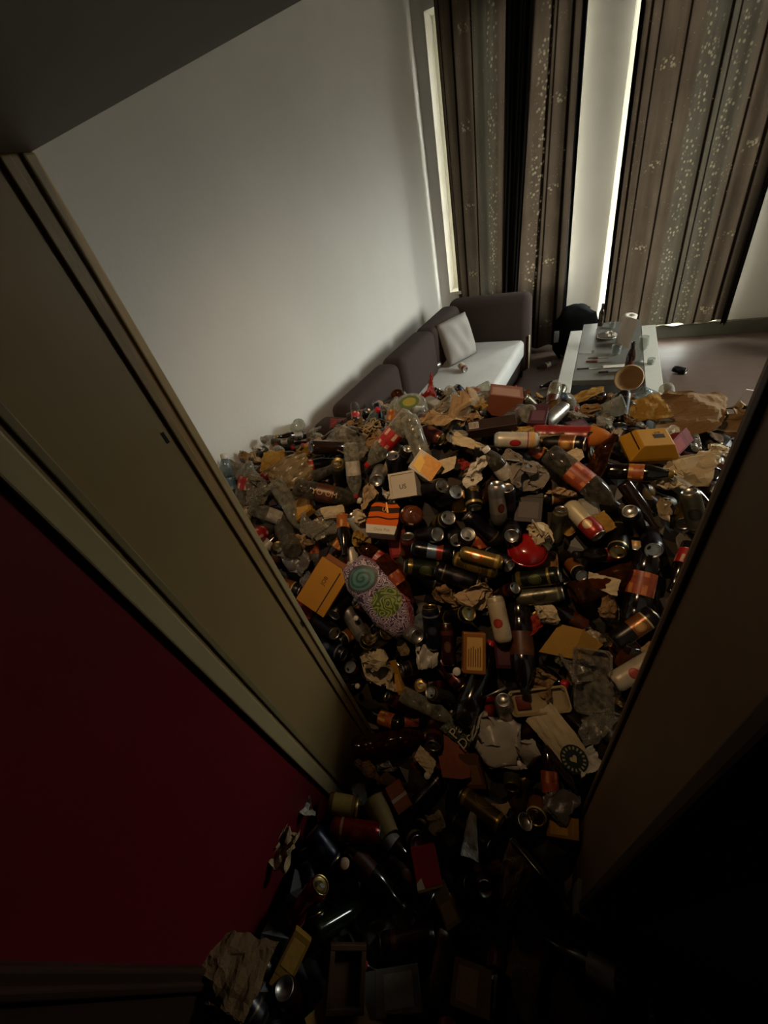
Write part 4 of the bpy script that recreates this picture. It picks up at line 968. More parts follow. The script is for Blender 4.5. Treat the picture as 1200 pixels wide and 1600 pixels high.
# small clear cup near the table
px, py = 953, 640; r_ = mpx(px, py, 15); o = O('clear_cup', lathe('clear_cup', [(.001, -r_*1.2), (r_*.75, -r_*1.2), (r_, r_*1.2), (r_*1.08, r_*1.22)], 20), PET['clear']); o.matrix_world = M_axis(px, py, 20, 10, .05)
O('rim', lathe('rim', [(r_, r_*1.2), (r_*1.1, r_*1.22), (r_*1.1, r_*1.28), (r_, r_*1.26)], 20), PET['clear'], o)
hero(o, 'small clear plastic cup lying before the mustard paper', 'cup', None, 'the small clear cup', r_)
# noodle tangle
px, py = 578, 668
V, F = [], []
rnd = random.Random(5); pts = []
for k in range(90):
    a = k*.55; pts.append((math.cos(a)*.055*rnd.uniform(.3, 1)+.012*math.sin(k*.13), math.sin(a*1.3)*.04*rnd.uniform(.3, 1), .012*math.sin(a*2.1)+.012*math.cos(k*.4)))
o = O('noodle_tangle', tube('noodle_tangle', pts, .0042, 6), plain('dried_noodle', '#8d7a5a', .6)); o.matrix_world = M_flat(px, py, 20, .06, -20, 0)
hero(o, 'tangle of dried pale noodles on the crest by the sofa', 'noodles', None, 'the noodle tangle', .035)
# ------------------------------------------------------------------ cans one can pick out
hcan(806, 688, -1, -4, 'white', 'white and red tall can lying below the dark barcode box', ref='the white red can', off=.04, roll=20)
hcan(866, 650, 42, -48, 'silver', 'silver can with its shiny base to the viewer before the mustard paper', ref='the silver can', off=.05)
hcan(879, 693, -2, 14, 'brownlabel', 'black can with an amber label and open end, below the red bottle', off=.04, ref='the amber-label can', roll=10)
hcan(911, 812, -46, 22, 'redwhite', 'red and cream can pointing down beside a yellow paper scrap', off=.05, ref='the red and cream can')
hcan(966, 842, -92, 55, 'blackgold', 'black and gold can with its lid to the viewer under the big dark bottle', lid='gold', off=.02)
hcan(990, 815, -70, -62, 'black', 'black can showing its silver base near the crumpled cream napkin pile', off=.03)
hcan(1017, 845, -75, 66, 'black', 'black can with a ringed open top in the dark hollow', off=.02)
hcan(1084, 798, -76, -30, 'olive', 'grey can with a pale patch next to the door jamb', off=.05)
hcan(778, 786, -86, -28, 'silver', 'silver can with a red mark standing beside a dark can', off=.05, roll=-20, ref='the silver red-mark can')
hcan(792, 788, 92, 42, 'black', 'dark can with bright silver end up below the grey crumpled paper', off=.02)
hcan(801, 828, 80, -74, 'black', 'can turned with its dished silver base to the viewer', off=.03)
hcan(738, 765, 97, -30, 'blackgold', 'black and gold can standing under the white receipt paper', off=.04, roll=15)
hcan(700, 776, 30, 64, 'black', 'black can with a silver ring end between two rows of dark cans', off=.03)
hcan(676, 763, 15, 62, 'black', 'black can with its end beside the white square box', off=.03)
hcan(690, 818, 40, 66, 'blackgold', 'can with a shiny silver lid above its two neighbours', off=.05)
hcan(668, 836, 5, 62, 'black', 'can with an upright oval silver lid beside the brown upturned cup', off=.04)
hcan(706, 829, -60, 60, 'black', 'can with a tilted oval silver lid in the middle of three lids', off=.03)
hcan(724, 847, 60, 66, 'black', 'can with a small silver lid above the gold can', off=.03)
hcan(676, 861, -9, 3, 'blue', 'black can with a blue and red band lying above the gold cans', off=.055, ref='the blue and red banded can', roll=15)
hcan(664, 888, -6, -5, 'green', 'dark green can with gold lettering bands lying flat', off=.055, roll=20)
hcan(742, 882, -17, 10, 'gold', 'olive gold can with a barcode lying in the middle of the heap', off=.05, lid='gold', ref='the olive gold can', roll=30)
hcan(752, 871, -15, 6, 'goldorange', 'gold can with an orange emblem lying on the olive can', off=.10, lid='gold', size='slim')
hcan(712, 901, -18, 0, 'black', 'black can lying just under the olive gold can', off=.035)
hcan(838, 903, 8, 12, 'green', 'dark green and gold can with a bright lid to the side', off=.055, ref='the dark green gold can', roll=10)
hcan(842, 930, 8, 0, 'olive', 'dull olive can lying below the dark green gold can', off=.04)
hcan(675, 980, 96, 26, 'navy', 'upright black can with a gold top below the squiggle pouch', off=.06, lid='gold', ref='the upright black can')
hcan(716, 963, 10, 62, 'blackgold', 'can with a wide gold lid facing the viewer', off=.05, lid='gold', var=2)
hcan(780, 967, 102, 4, 'cream', 'cream can with red lettering standing above the orange wrapper', off=.06, ref='the cream red can', roll=-15)
hcan(699, 1006, 94, 8, 'maroon', 'slim dark can with a bright streak beside the upright black can', off=.04, size='slim')
hcan(640, 987, 150, -66, 'silver', 'can with a silver base at the tip of the squiggle pouch', off=.04)
hcan(592, 999, 40, 62, 'black', 'black can with a brown lid below the squiggle pouch', off=.03, lid='gold')
hcan(568, 1013, 60, 60, 'blackgold', 'can with a tan lid above the cream napkins near the jamb', off=.03, lid='gold')
hcan(514, 1012, -25, 30, 'navy', 'dark navy can pointing at the viewer beside the jamb', off=.03)
hcan(508, 977, -40, 50, 'black', 'dark can with a silver end below the yellow carton by the jamb', off=.03)
hcan(990, 982, 34, -6, 'brownlabel', 'black can with an amber label catching the light beside the right jamb', off=.055, roll=15, ref='the glinting amber can')
hcan(992, 1048, 30, -12, 'cream', 'cream can with red lettering next to the clear food tray', off=.06, ref='the cream can by the tray', roll=10)
hcan(530, 738, 100, 58, 'olive', 'can with a gold ring end on the kraft paper slope', off=.04, lid='gold')
hcan(592, 742, 70, -72, 'silver', 'can with a round shining silver base above the white square box', off=.04)
hcan(617, 733, 100, 45, 'black', 'black can with a dark open end left of the yellow picture carton', off=.03)
hcan(555, 1298, -8, 4, 'red', 'glossy red can lying in the doorway', off=.05, ref='the glossy red can', roll=30)
hcan(640, 1372, -45, 0, 'maroon', 'dark can lying askew beside the bright red box', off=.03)
hcan(445, 915, -20, 25, 'brownlabel', 'can with an orange label squeezed against the jamb', off=.03)
# ------------------------------------------------------------------ bottles one can pick out
b = hbot(895, 682, -2, 6, 'pet15', 'redcola', None, 'brown', 'red soda bottle with an orange neck and dark cap on the crest', off=.06, ref='the red soda bottle')
O('orange_neck', lathe('orange_neck', [(.0436, .058), (.0415, .082), (.0315, .110), (.0200, .128)], 20), plain('orange_print', '#9a5a1e', .3), b)
bd = O('round_badge', lathe('round_badge', [(.0005, .0008), (.011, .0004), (.013, 0)], 18), INK, b); bd.matrix_world = b.matrix_world @ Matrix.Translation((.0405, -.008, .066)) @ Matrix.Rotation(R(70), 4, 'Y')
hbot(607, 688, -130, -10, 'pet15', 'clear', 'red', 'red', 'clear bottle with a red and white checked label on the crest', off=.06, ref='the red-label clear bottle', roll=25)
hbot(908, 748, -38, 5, 'pet15', 'smoke', 'rust', 'black', 'big smoky plastic bottle with a rust red label', off=.06, ref='the big smoky bottle')
hbot(512, 772, -12, 6, 'pet15', 'smoke', 'brown', 'white', 'bottle with a dark brown lettered label on the left slope', off=.05, ref='the brown-label bottle')
bb = THINGS[-1]; O('lettering', text_mesh('YO OM', .036, bend=.0446), plain('pale_brown_ink', '#b08a5c', .5), bb, loc=(0, 0, -.01))
hbot(357, 752, 100, 12, 'pet05', 'bluish', 'blue', 'white', 'clear water bottle standing against the white wall', off=.05, ref='the standing water bottle', var=1, scale=1.25)
hbot(383, 752, 76, 8, 'pet15', 'clear', 'red', 'brown', 'clear bottle with a dark cap and red label beside the white wall', off=.05, scale=.8, ref='the wall-side red label bottle')
hbot(404, 836, 30, -50, 'pet15', 'smoke', 'red', None, 'clear bottle with its rounded base to the viewer next to the jamb', off=.03, scale=.9)
hbot(447, 836, 115, -60, 'pet15', 'smoke', None, None, 'round smoky bottle base shining near the jamb', off=.03)
hbot(537, 832, -88, 32, 'beer', 'black', 'orange', None, 'dark bottle with an orange label left of the striped carton', off=.04, ref='the orange-label bottle')
hbot(525, 700, -2, -25, 'beer', 'brown', None, None, 'brown glass bottle lying with its base out under the clear tray', off=.06, scale=1.15, ref='the brown glass bottle')
hbot(996, 738, -3, 0, 'pet05', 'black', 'orange', 'gold', 'dark bottle with an orange label below the yellow clamshell box', off=.04, ref='the clamshell-side bottle', roll=20)
hbot(1003, 908, 78, -6, 'pet15', 'black', 'rust', 'black', 'large dark bottle with a rust label standing in the shadow', off=.03, ref='the big shadowed bottle')
hbot(552, 735, -84, 0, 'pet15', 'clear', 'white', 'red', 'clear bottle with a pale label and red cap hanging neck down', off=.05, scale=.8)
hbot(655, 698, -70, 12, 'pet15', 'clear', None, 'red', 'clear bottle with a red cap above the yellow picture carton', off=.04, scale=.9)
hbot(585, 1370, -48, 0, 'beer', 'black', 'brown', 'black', 'dark bottle lying askew beside the peach cap', off=.04)
hbot(620, 1325, -50, 4, 'beer', 'brown', 'white', None, 'dark bottle with a grey label pointing at the bright red box', off=.04)
hbot(815, 1010, -86, 4, 'pet15', 'black', 'brown', 'black', 'dark cola bottle in the hollow below the orange wrapper', off=.03)
hbot(745, 1065, 70, 0, 'pet15', 'black', None, 'red', 'dark purple-black bottle behind the white cap', off=.02)
hbot(620, 905, -55, 0, 'pet05', 'amber', 'rust', 'brown', 'amber bottle with a rust label beside the squiggle pouch', off=.05, ref='the amber bottle')
hbot(668, 1105, -28, 0, 'pet05', 'clear', None, None, 'ribbed clear bottle lying above the salmon carton piece', off=.05, var=1)
hbot(785, 735, 128, 20, 'pet05', 'smoke', 'white', 'white', 'small pale bottle with its neck out beside the white receipt paper', off=.05)
hbot(610, 1160, 10, 0, 'pet15', 'amber', None, 'gold', 'amber plastic bottle at the foot of the left jamb', off=.03, var=1)
hbot(960, 905, 20, -20, 'pet15', 'amber', None, None, 'crushed brown bottle beside the torn cream paper', off=.02, var=2)
hbot(935, 725, 60, 10, 'pet15', 'amber', None, None, 'crumpled amber bottle left of the yellow clamshell box', off=.03, var=2, scale=.8)
# ------------------------------------------------------------------ papers, napkins, wrappers and bags one can pick out
hsheet(745, 738, -35, 'crumple', 1, 'white', 62, 58, 'white crumpled receipt paper in the middle of the heap', ref='the white receipt paper', off=.06)
hsheet(845, 836, 30, 'ball', 2, 'cream', 48, 52, 'cream crumpled napkin resting on the red dome lid', ref='the cream napkin', off=.08)
hsheet(825, 738, 10, 'ball', 3, 'grey', 62, 58, 'grey crumpled paper ball above the dark can', off=.06, ref='the grey paper ball')
hsheet(800, 715, 80, 'ball', 4, 'grey', 30, 36, 'small grey crumpled paper beside the white red can', off=.05)
hsheet(1080, 737, 8, 'ball', 5, 'cream', 92, 66, 'pile of crumpled cream napkins under the brown paper bag', off=.06, zs=.7, ref='the cream napkin pile')
hsheet(1045, 752, 40, 'ball', 6, 'cream', 40, 36, 'cream napkin ball touching the large cream napkin pile', off=.07)
hsheet(700, 648, 12, 'crumple', 2, 'tan', 100, 74, 'large crumpled tan packing paper before the sofa seat', off=.05, ref='the tan packing paper')
hsheet(735, 690, -20, 'fold', 3, 'cream', 70, 30, 'pale cream paper strip under the barcode box', off=.05)
hsheet(1082, 648, -6, 'fold', 4, 'kraft', 135, 84, 'big brown paper bag spread over the right side of the crest', cat='paper bag', name='brown_paper_bag', off=.06, zs=.7, ref='the big brown paper bag')
hsheet(1135, 660, -25, 'fold', 5, 'kraft', 90, 60, 'torn brown paper hanging beside the right jamb', off=.05, zs=.6)
hsheet(1010, 640, 15, 'fold', 6, 'mustard', 70, 48, 'yellowish brown paper between the clear cup and the brown bag', off=.05)
hsheet(905, 622, 14, 'fold', 7, 'mustard', 78, 42, 'mustard paper bag standing on the crest before the table', off=.06, cat='paper bag', name='mustard_paper_bag', ref='the mustard paper bag', lean=-25)
hsheet(862, 632, 0, 'crumple', 8, 'brown', 60, 40, 'curled brown paper around the silver can', off=.03)
hsheet(452, 742, 22, 'fold', 9, 'tanfilm', 78, 56, 'sheet of tan translucent plastic on the left slope', cat='plastic sheet', name='plastic_sheet', off=.05, ref='the tan plastic sheet')
hsheet(425, 718, 8, 'flat', 1, 'mustard', 44, 34, 'piece of tan cardboard against the white wall', off=.06, name='cardboard_scrap', cat='cardboard')
hsheet(488, 702, 25, 'crumple', 4, 'mustard', 52, 36, 'yellow food wrapper beside the brown glass bottle', off=.06, name='food_wrapper', cat='wrapper', ref='the yellow wrapper')
hsheet(395, 765, 40, 'bag', 1, 'film', 64, 66, 'clear crumpled bag between the wall bottles and the jamb', cat='plastic bag', name='plastic_bag', off=.05)
hsheet(498, 822, 0, 'bag', 2, 'film', 60, 52, 'clear crumpled film above the yellow carton', cat='plastic bag', name='plastic_bag', off=.04)
hsheet(462, 875, 30, 'bag', 3, 'greyfilm', 62, 56, 'smoky crumpled film next to the door jamb', cat='plastic bag', name='plastic_bag', off=.04)
hsheet(520, 800, 8, 'flat', 6, 'cream', 38, 22, 'small torn cream paper under the brown-label bottle', off=.06)
hsheet(470, 845, 25, 'crumple', 5, 'tan', 36, 32, 'tan crumpled napkin beside the shining smoky bottle base', off=.05)
hsheet(562, 842, 80, 'crumple', 6, 'mustard', 44, 26, 'folded brown napkin between the orange-label bottle and striped carton', off=.05)
hsheet(575, 775, 30, 'crumple', 7, 'tan', 36, 36, 'curled tan paper left of the white square box', off=.05)
hsheet(607, 775, 70, 'crumple', 9, 'white', 36, 26, 'torn white card with an upright strip above the striped carton', off=.06)
hsheet(562, 808, 10, 'ball', 7, 'cream', 24, 26, 'small cream paper ball beside the striped carton', off=.06)
hsheet(592, 1050, 20, 'ball', 10, 'cream', 60, 70, 'crumpled cream napkins near the jamb', off=.05, ref='the jamb-side cream napkins')
hsheet(665, 1028, 70, 'bag', 4, 'whitefilm', 60, 44, 'pale pinkish plastic scrap below the upright black can', cat='plastic scrap', name='plastic_scrap', off=.06)
hsheet(785, 1156, 0, 'bag', 5, 'whitefilm', 104, 90, 'grey white crumpled plastic bag at the foot of the heap', cat='plastic bag', name='plastic_bag', off=.07, ref='the grey plastic bag')
hsheet(738, 928, -15, 'ball', 11, 'tan', 66, 44, 'crumpled tan paper below the olive gold can', off=.05)
hsheet(830, 978, 40, 'fold', 10, 'red', 54, 40, 'orange red foil wrapper beside the cream red can', cat='wrapper', name='foil_wrapper', off=.04, ref='the orange red wrapper')
hsheet(855, 958, 60, 'ball', 8, 'cream', 40, 44, 'cream paper ball above the folded cardboard flap', off=.05)
hsheet(942, 912, -15, 'flat', 7, 'cream', 44, 32, 'torn cream paper with a folded lower half', off=.07, ref='the torn cream paper')
hsheet(950, 945, -8, 'fold', 11, 'kraft', 48, 42, 'brown paper pouch under the torn cream paper', off=.05)
hsheet(845, 1065, 55, 'crumple', 12, 'kraft', 44, 44, 'brown crumpled paper above the narrow cream tray', off=.04)
hsheet(900, 1045, 0, 'bag', 6, 'film', 60, 62, 'clear crumpled container beside the clear food tray', cat='plastic bag', name='plastic_bag', off=.04)
hsheet(935, 1135, 10, 'bag', 7, 'film', 60, 44, 'clear plastic film beside the badged paper bag', cat='plastic bag', name='plastic_bag', off=.03)
hsheet(918, 1190, 20, 'fold', 12, 'white', 40, 34, 'pale torn paper tip at the end of the badged bag', off=.05)
hsheet(955, 1120, 80, 'bag', 8, 'film', 30, 36, 'small crumpled film beside the right jamb', cat='plastic bag', name='plastic_bag', off=.03)
hsheet(860, 690, 5, 'fold', 13, 'tan', 50, 26, 'tan paper under the amber-label can', off=.03)
hsheet(878, 770, -20, 'crumple', 13, 'tan', 44, 36, 'rolled tan cardboard scrap below the big smoky bottle', off=.05)
hsheet(900, 712, 25, 'flat', 8, 'cream', 30, 22, 'small pale card above the big smoky bottle', off=.08)
hsheet(935, 820, -60, 'flat', 9, 'mustard', 40, 40, 'yellow paper scrap beside the red and cream can', off=.04)
hsheet(665, 1188, -40, 'flat', 10, 'cream', 44, 22, 'torn yellowish paper in the gap below the amber bottle', off=.05)
hsheet(735, 1305, 95, 'fold', 14, 'whitefilm', 76, 26, 'white and purple wrapper strip standing in the doorway', cat='wrapper', name='food_wrapper', off=.05)
hsheet(360, 1505, 60, 'fold', 15, 'brown', 150, 110, 'large brown paper bag by the red wall', cat='paper bag', name='brown_paper_bag', off=.06, ref='the hall paper bag')
hsheet(470, 1255, 85, 'fold', 16, 'white', 50, 44, 'pale carton scrap with a red edge against the red wall', cat='cardboard', name='cardboard_scrap', off=.05)
hsheet(440, 1320, 70, 'crumple', 14, 'tan', 60, 46, 'tan crumpled paper by the red wall', off=.05)
hsheet(790, 1380, 60, 'fold', 17, 'kraft', 90, 60, 'brown paper piece in the dark doorway', off=.04)
hsheet(672, 612, 40, 'crumple', 15, 'red', 62, 44, 'crumpled red and orange wrapper at the edge of the sofa seat', cat='wrapper', name='food_wrapper', off=.09, ref='the red wrapper by the sofa')
hsheet(690, 640, 45, 'bag', 9, 'film', 52, 30, 'clear glinting plastic strip beside the red wrapper', cat='plastic scrap', name='plastic_scrap', off=.09)
hsheet(880, 1260, 20, 'bag', 10, 'greyfilm', 60, 60, 'dark film in the shadow of the right jamb', cat='plastic bag', name='plastic_bag', off=.02)
# wooden frame piece at the bottom of the picture
px, py = 540, 1525
o = O('wooden_tray', None); o.matrix_world = M_flat(px, py, 0, .05, 10, 0); w, h = mpx(px, py, 56), mpx(px, py, 70); mw = plain('dark_wood_tray', '#4a2f1a', .6)
for b in ((-w/2, w/2, h*.4, h/2), (-w/2, w/2, -h/2, -h*.4), (-w/2, -w*.36, -h*.4, h*.4), (w*.36, w/2, -h*.4, h*.4)): O('tray_side', boxm('tray_side', *b, 0, .03, bev=.002), mw, o)
O('tray_bottom', boxm('tray_bottom', -w*.5, w*.5, -h*.5, h*.5, -.004, .001), mw, o)
hero(o, 'small dark wooden tray lying in the hallway trash', 'tray', None, 'the wooden tray', w*.5)
# ------------------------------------------------------------------ things on the table, the sofa and the far floor
def glassm(): return clear('thin_glass', '#e4e6e2', .05, .04, '#c8c8c4')
M_THIN = glassm()
def tz(px, py, z=ZT): return at_z(px, py, z)
# paper towel roll
base = tz(966, 541); r_ = .052
o = O('paper_towel_roll', lathe('paper_towel_roll', [(.016, 0), (r_, 0), (r_, .24), (.016, .24), (.016, 0)], 24), plain('towel_white', '#b5b0a6', .85, var=.06, bumpk=.2)); 
top = at_y(997, 489, base.y+.02); 
o.location = base+Vector((.02, .03, .012)); o.rotation_euler = (R(4), R(8), 0)
O('cardboard_core', lathe('cardboard_core', [(.0155, .001), (.0155, .239), (.0145, .239), (.0145, .001)], 18), PAP['kraft'], o)
O('loose_sheet', mesh('loose_sheet', [(r_*math.cos(a)*1.01, r_*math.sin(a)*1.01-.0, z) for z in (.0, .24) for a in (-2.2, -1.9, -1.6)]+[(r_*1.1, -r_*1.6, .0), (r_*1.1, -r_*1.6, .24)], [(0, 1, 4, 3), (1, 2, 5, 4), (2, 6, 7, 5)]), plain('towel_white', '#b5b0a6'), o)
tag(o, 'white kitchen paper roll standing on the coffee table', 'paper roll')
def table_bottle(px, py, label, lab='white', s=1.0, ang=0):
    p = tz(px, py); o = add_bottle(Matrix.Translation(p+Vector((0, 0, .118*s+.001))) @ Matrix.Rotation(R(ang), 4, 'Z') @ Matrix.Scale(s, 4), 'beer', 'brown', lab, None)
    tag(o, label, 'bottle', 'brown bottles on the table')
table_bottle(981, 583, 'brown beer bottle standing at the near end of the coffee table', 'brown', 1.0)
table_bottle(938, 509, 'brown beer bottle at the far corner of the coffee table', None, .85)
def wineglass(px, py, label, s=1.0, tip=0):
    p = tz(px, py); o = O('wine_glass', lathe('wine_glass', [(.034, 0), (.034, .002), (.006, .006), (.004, .02), (.004, .075), (.012, .085), (.032, .11), (.038, .14), (.035, .175), (.032, .2), (.0315, .2), (.034, .175), (.0365, .14), (.031, .112), (.001, .09)], 22), M_THIN)
    o.matrix_world = Matrix.Translation(p+Vector((0, 0, .001))) @ Matrix.Rotation(R(tip), 4, 'Y') @ Matrix.Scale(s, 4); tag(o, label, 'glass')
wineglass(999, 566, 'tall wine glass right beside the brown beer bottle on the table')
def tumbler(px, py, label, s=1.0, h=.08):
    p = tz(px, py); o = O('drinking_glass', lathe('drinking_glass', [(.001, .004), (.03, .0), (.032, .004), (.036, h), (.0345, h), (.030, .008), (.001, .008)], 20), M_THIN); o.matrix_world = Matrix.Translation(p+Vector((0, 0, .001))) @ Matrix.Scale(s, 4); tag(o, label, 'glass')
tumbler(962, 554, 'short glass standing before the paper towel roll'); tumbler(956, 513, 'small glass behind the foil dish', .7); tumbler(1016, 569, 'small glass on the pale side board of the table', .75, .06)
# foil dish with crumpled tissue
p = tz(949, 528); o = O('foil_dish', lathe('foil_dish', [(.001, .004), (.06, .003), (.085, .022), (.092, .022), (.092, .024), (.084, .024), (.058, .006), (.001, .006)], 24), M_ALU); o.location = p+Vector((0, 0, .001))
O('fluted_rim', lathe('fluted_rim', [(.0922, .021), (.097, .023), (.0922, .025)], 24), M_ALU, o); tag(o, 'round foil dish on the coffee table', 'dish')
o = add_sheet(Matrix.Translation(p+Vector((.03, -.01, .035))), 'ball', 3, 'white', (.11, .09), 'crumpled_tissue', .8); tag(o, 'white crumpled tissue lying in the foil dish', 'tissue')
o = add_sheet(Matrix.Translation(tz(962, 573)+Vector((0, 0, .006))) @ Matrix.Rotation(R(4), 4, 'Z'), 'flat', 4, 'white', (.20, .055), 'folded_napkin', .15); tag(o, 'white folded napkin lying before the brown beer bottle', 'napkin')
def knife(px, py, ang, L, label, hm, dz=0):
    p = tz(px, py)+Vector((0, 0, .004+dz)); o = O('table_knife', boxm('table_knife', 0, L*.55, -.009, .009, 0, .0015, bev=.0006), M_ALU); o.location = p; o.rotation_euler = (0, 0, R(ang))
    O('handle', boxm('handle', -L*.45, 0, -.008, .008, -.001, .010, bev=.003), hm, o); tag(o, label, 'knife', 'knives on the table')
knife(920, 577, 2, .20, 'black-handled knife at the near edge of the table slab', CAPM['black']); knife(933, 566, -6, .19, 'knife with a red brown handle below another knife', plain('red_handle', '#5c241c', .5)); knife(934, 560, 4, .17, 'knife with a brown handle behind the red-handled knife', plain('brown_handle', '#4a2c1c', .5)); knife(950, 582, 8, .15, 'short dark knife beneath the white napkin', plain('plum_handle', '#3a2022', .5))
o = O('lollipop_stick', tube('lollipop_stick', [(0, 0, 0), (.10, .005, 0)], .003), plain('stick_white', '#b5aea0', .6)); o.location = tz(905, 553)+Vector((0, 0, .005)); tag(o, 'thin white stick on the grey table slab', 'stick')
O('stick_head', lathe('stick_head', [(.001, -.014), (.012, -.008), (.014, 0), (.012, .008), (.001, .014)], 14), M_THIN, o, loc=(.108, .005, .006))
# round cardboard bowl tilted at the near end of the table
p = at_y(982, 598, 3.22); o = O('paper_bowl', lathe('paper_bowl', [(.001, 0), (.055, 0), (.09, .045), (.094, .046), (.094, .049), (.088, .048), (.053, .004), (.001, .004)], 26), PAP['kraft'])
o.matrix_world = Matrix.Translation(p+Vector((0, .05, 0))) @ frame_axis((EYE-p).normalized()*.9+Vector((0, 0, .25)), Vector((1, 0, 0))); O('rolled_rim', lathe('rolled_rim', [(.092, .046), (.097, .048), (.092, .051)], 26), PAP['tan'], o)
tag(o, 'round kraft paper bowl tipped against the near end of the table', 'bowl')
# black backpack on the floor behind the table
p = at_z(908, 500, .0); p = Vector((-.23, 4.86, .0))
def lump(name, w, d, h, seed, n=14):
    V, F = [], []
    for j in range(n+1):
        th = j/n*math.pi
        for i in range(n*2):
            ph = i/(n*2)*2*math.pi
            q = Vector((math.sin(th)*math.cos(ph), math.sin(th)*math.sin(ph), math.cos(th)))
            s = 1+.16*noise.noise(q*1.8+Vector((seed, 0, 0)))+.06*noise.noise(q*5+Vector((seed, 3, 0)))
            V.append((math.copysign(abs(q.x)**.75, q.x)*w/2*s, math.copysign(abs(q.y)**.75, q.y)*d/2*s, h/2+math.copysign(abs(q.z)**.8, q.z)*h/2*s))
    m = n*2
    for j in range(n):
        for i in range(m): F.append((j*m+i, (j+1)*m+i, (j+1)*m+(i+1) % m, j*m+(i+1) % m))
    me = mesh(name, V, F, True); bm = bmesh.new(); bm.from_mesh(me); bmesh.ops.remove_doubles(bm, verts=bm.verts[:], dist=1e-5); bm.to_mesh(me); bm.free(); return me
M_BP = plain('black_bag_cloth', '#070707', .95, spec=.05); o = O('backpack', lump('backpack', .42, .30, .52, 4), M_BP); o.location = p; tag(o, 'black backpack slumped on the floor behind the table', 'backpack')
O('front_pocket', lump('front_pocket', .26, .12, .26, 7), M_BP, o, loc=(0, -.13, .06)); O('shoulder_strap', tube('shoulder_strap', [(-.15, -.02, .40), (-.19, -.12, .30), (-.18, -.14, .14), (-.12, -.1, .03)], .018, 8), M_BP, o); O('grey_patch', boxm('grey_patch', -.19, -.14, -.165, -.15, .22, .34, bev=.006), plain('grey_patch', '#6b6a6a', .6), o)
# litter on the sofa seat and the far floor
def litter_can(px, py, z, ang, style, label, size='short', var=3, cat='can'):
    p = at_z(px, py, z); o = add_can(Matrix.Translation(p) @ Matrix.Rotation(R(ang), 4, 'Z') @ Matrix.Rotation(R(90), 4, 'X'), style, size, var); tag(o, label, cat); return o
litter_can(723, 574, .47, 40, 'redwhite', 'crushed red and white can alone on the sofa seat')
litter_can(677, 573, .475, -35, 'silver', 'silver can lying on the sofa seat below the pillow', 'tall', 1)
o = add_sheet(Matrix.Translation(at_z(724, 541, .47)), 'ball', 4, 'whitefilm', (.09, .09), 'foil_ball', 1.0); tag(o, 'small shiny foil ball beside the grey pillow', 'foil')
litter_can(1062, 578, .033, 60, 'black', 'crushed dark can alone on the open floor', 'short', 3)
def floor_bottle(px, py, ang, label, mat='smoke', kind='pet05'):
    p = at_z(px, py, .034); o = add_bottle(Matrix.Translation(p) @ Matrix.Rotation(R(ang), 4, 'Z') @ Matrix.Rotation(R(90), 4, 'X'), kind, mat, 'white', 'black', 1); tag(o, label, 'bottle')
floor_bottle(855, 570, -50, 'plastic bottle on the dark floor between sofa and table'); floor_bottle(862, 600, -60, 'dark bottle on the floor near the table leg', 'black', 'beer')
p = at_z(1150, 632, .05); o = O('bent_straw', tube('bent_straw', [(0, 0, 0), (.03, .02, .08), (.035, .03, .11), (.08, .03, .10)], .004), plain('straw_white', '#a8a296', .5)); o.location = p; tag(o, 'pale bent straw sticking up behind the brown paper bag', 'straw')
# ------------------------------------------------------------------ the rest of the heap: every can, bottle and paper its own object
rnd = random.Random(21); rg = np.random.RandomState(21)
HEROES = [(s[0], s[1]) for o, ss, mv in PROX for s in ss]
HC_ = np.array([tuple(c) for c, r in HEROES]); HR_ = np.array([r for c, r in HEROES])
def region_kind(px, py, p):
    q = rnd.random()
    if py > 1190 or p.y < .42:        # doorway and hall
        T = [('can', .30), ('beer', .18), ('pet', .16), ('paper', .16), ('film', .10), ('box', .10)]
    elif px < 520 or (p.x < -.95):
        T = [('pet', .40), ('film', .20), ('can', .14), ('paper', .18), ('beer', .05), ('box', .03)]
    elif py < 700:
        T = [('paper', .36), ('film', .20), ('pet', .20), ('can', .16), ('box', .08)]
    elif px > 880:
        T = [('can', .34), ('beer', .16), ('pet', .18), ('paper', .18), ('film', .08), ('box', .06)]
    else:
        T = [('can', .60), ('pet', .08), ('beer', .10), ('paper', .13), ('film', .05), ('box', .04)]
    for k, w in T:
        q -= w
        if q < 0: return k
    return 'can'
def proj(p):
    v = Vector(p)-EYE; z = v.dot(AX); return 600+FPX*v.dot(IX)/z, 800+FPX*v.dot(IY)/z, z
CAND = []
tries = 0; pts = []
def allowed(x, y, z):
    if y < .52 and y > .12 and (x < JL+.06 or x > JR-.05): return False
    if y <= .12 and (x < JL+.05 or x > .5): return False
    if x < XL+.06 or x > 1.4 or y > 2.7 or y < -.75: return False
    if y > 1.84 and x < -.75 and (z < .55 or x < -1.36): return False
    if x > .5 and y < .6: return False
    return True
R0 = {'can': .060, 'pet': .080, 'beer': .066, 'paper': .058, 'film': .066, 'box': .052}
while len(CAND) < 640 and tries < 60000:
    tries += 1
    x, y = rnd.uniform(-1.8, 1.1), rnd.uniform(-.7, 2.6); z = float(hz(x, y))
    if z < .09 or not allowed(x, y, z): continue
    layer = rnd.choice((0, 0, 1)); n = hn(x, y); p = Vector((x, y, z))+n*(-.005 if layer == 0 else -.055)
    px, py, zd = proj(p)
    if not (250 < px < 1260 and 560 < py < 1680): continue
    if x < -.72 and y < .5 : continue
    k = region_kind(px, py, p); r = R0[k]
    if layer == 0 and len(HC_):
        dd = np.linalg.norm(HC_-np.array(p), axis=1)-HR_
        if dd.min() < r*.30: continue
    bad = False
    for (q, rr, ly, kk) in pts:
        if ly == layer and (q-p).length < (r+rr)*(.76 if layer == 0 else .95): bad = True; break
    if bad: continue
    pts.append((p, r, layer, k)); CAND.append((k, p, n, px, py, layer))
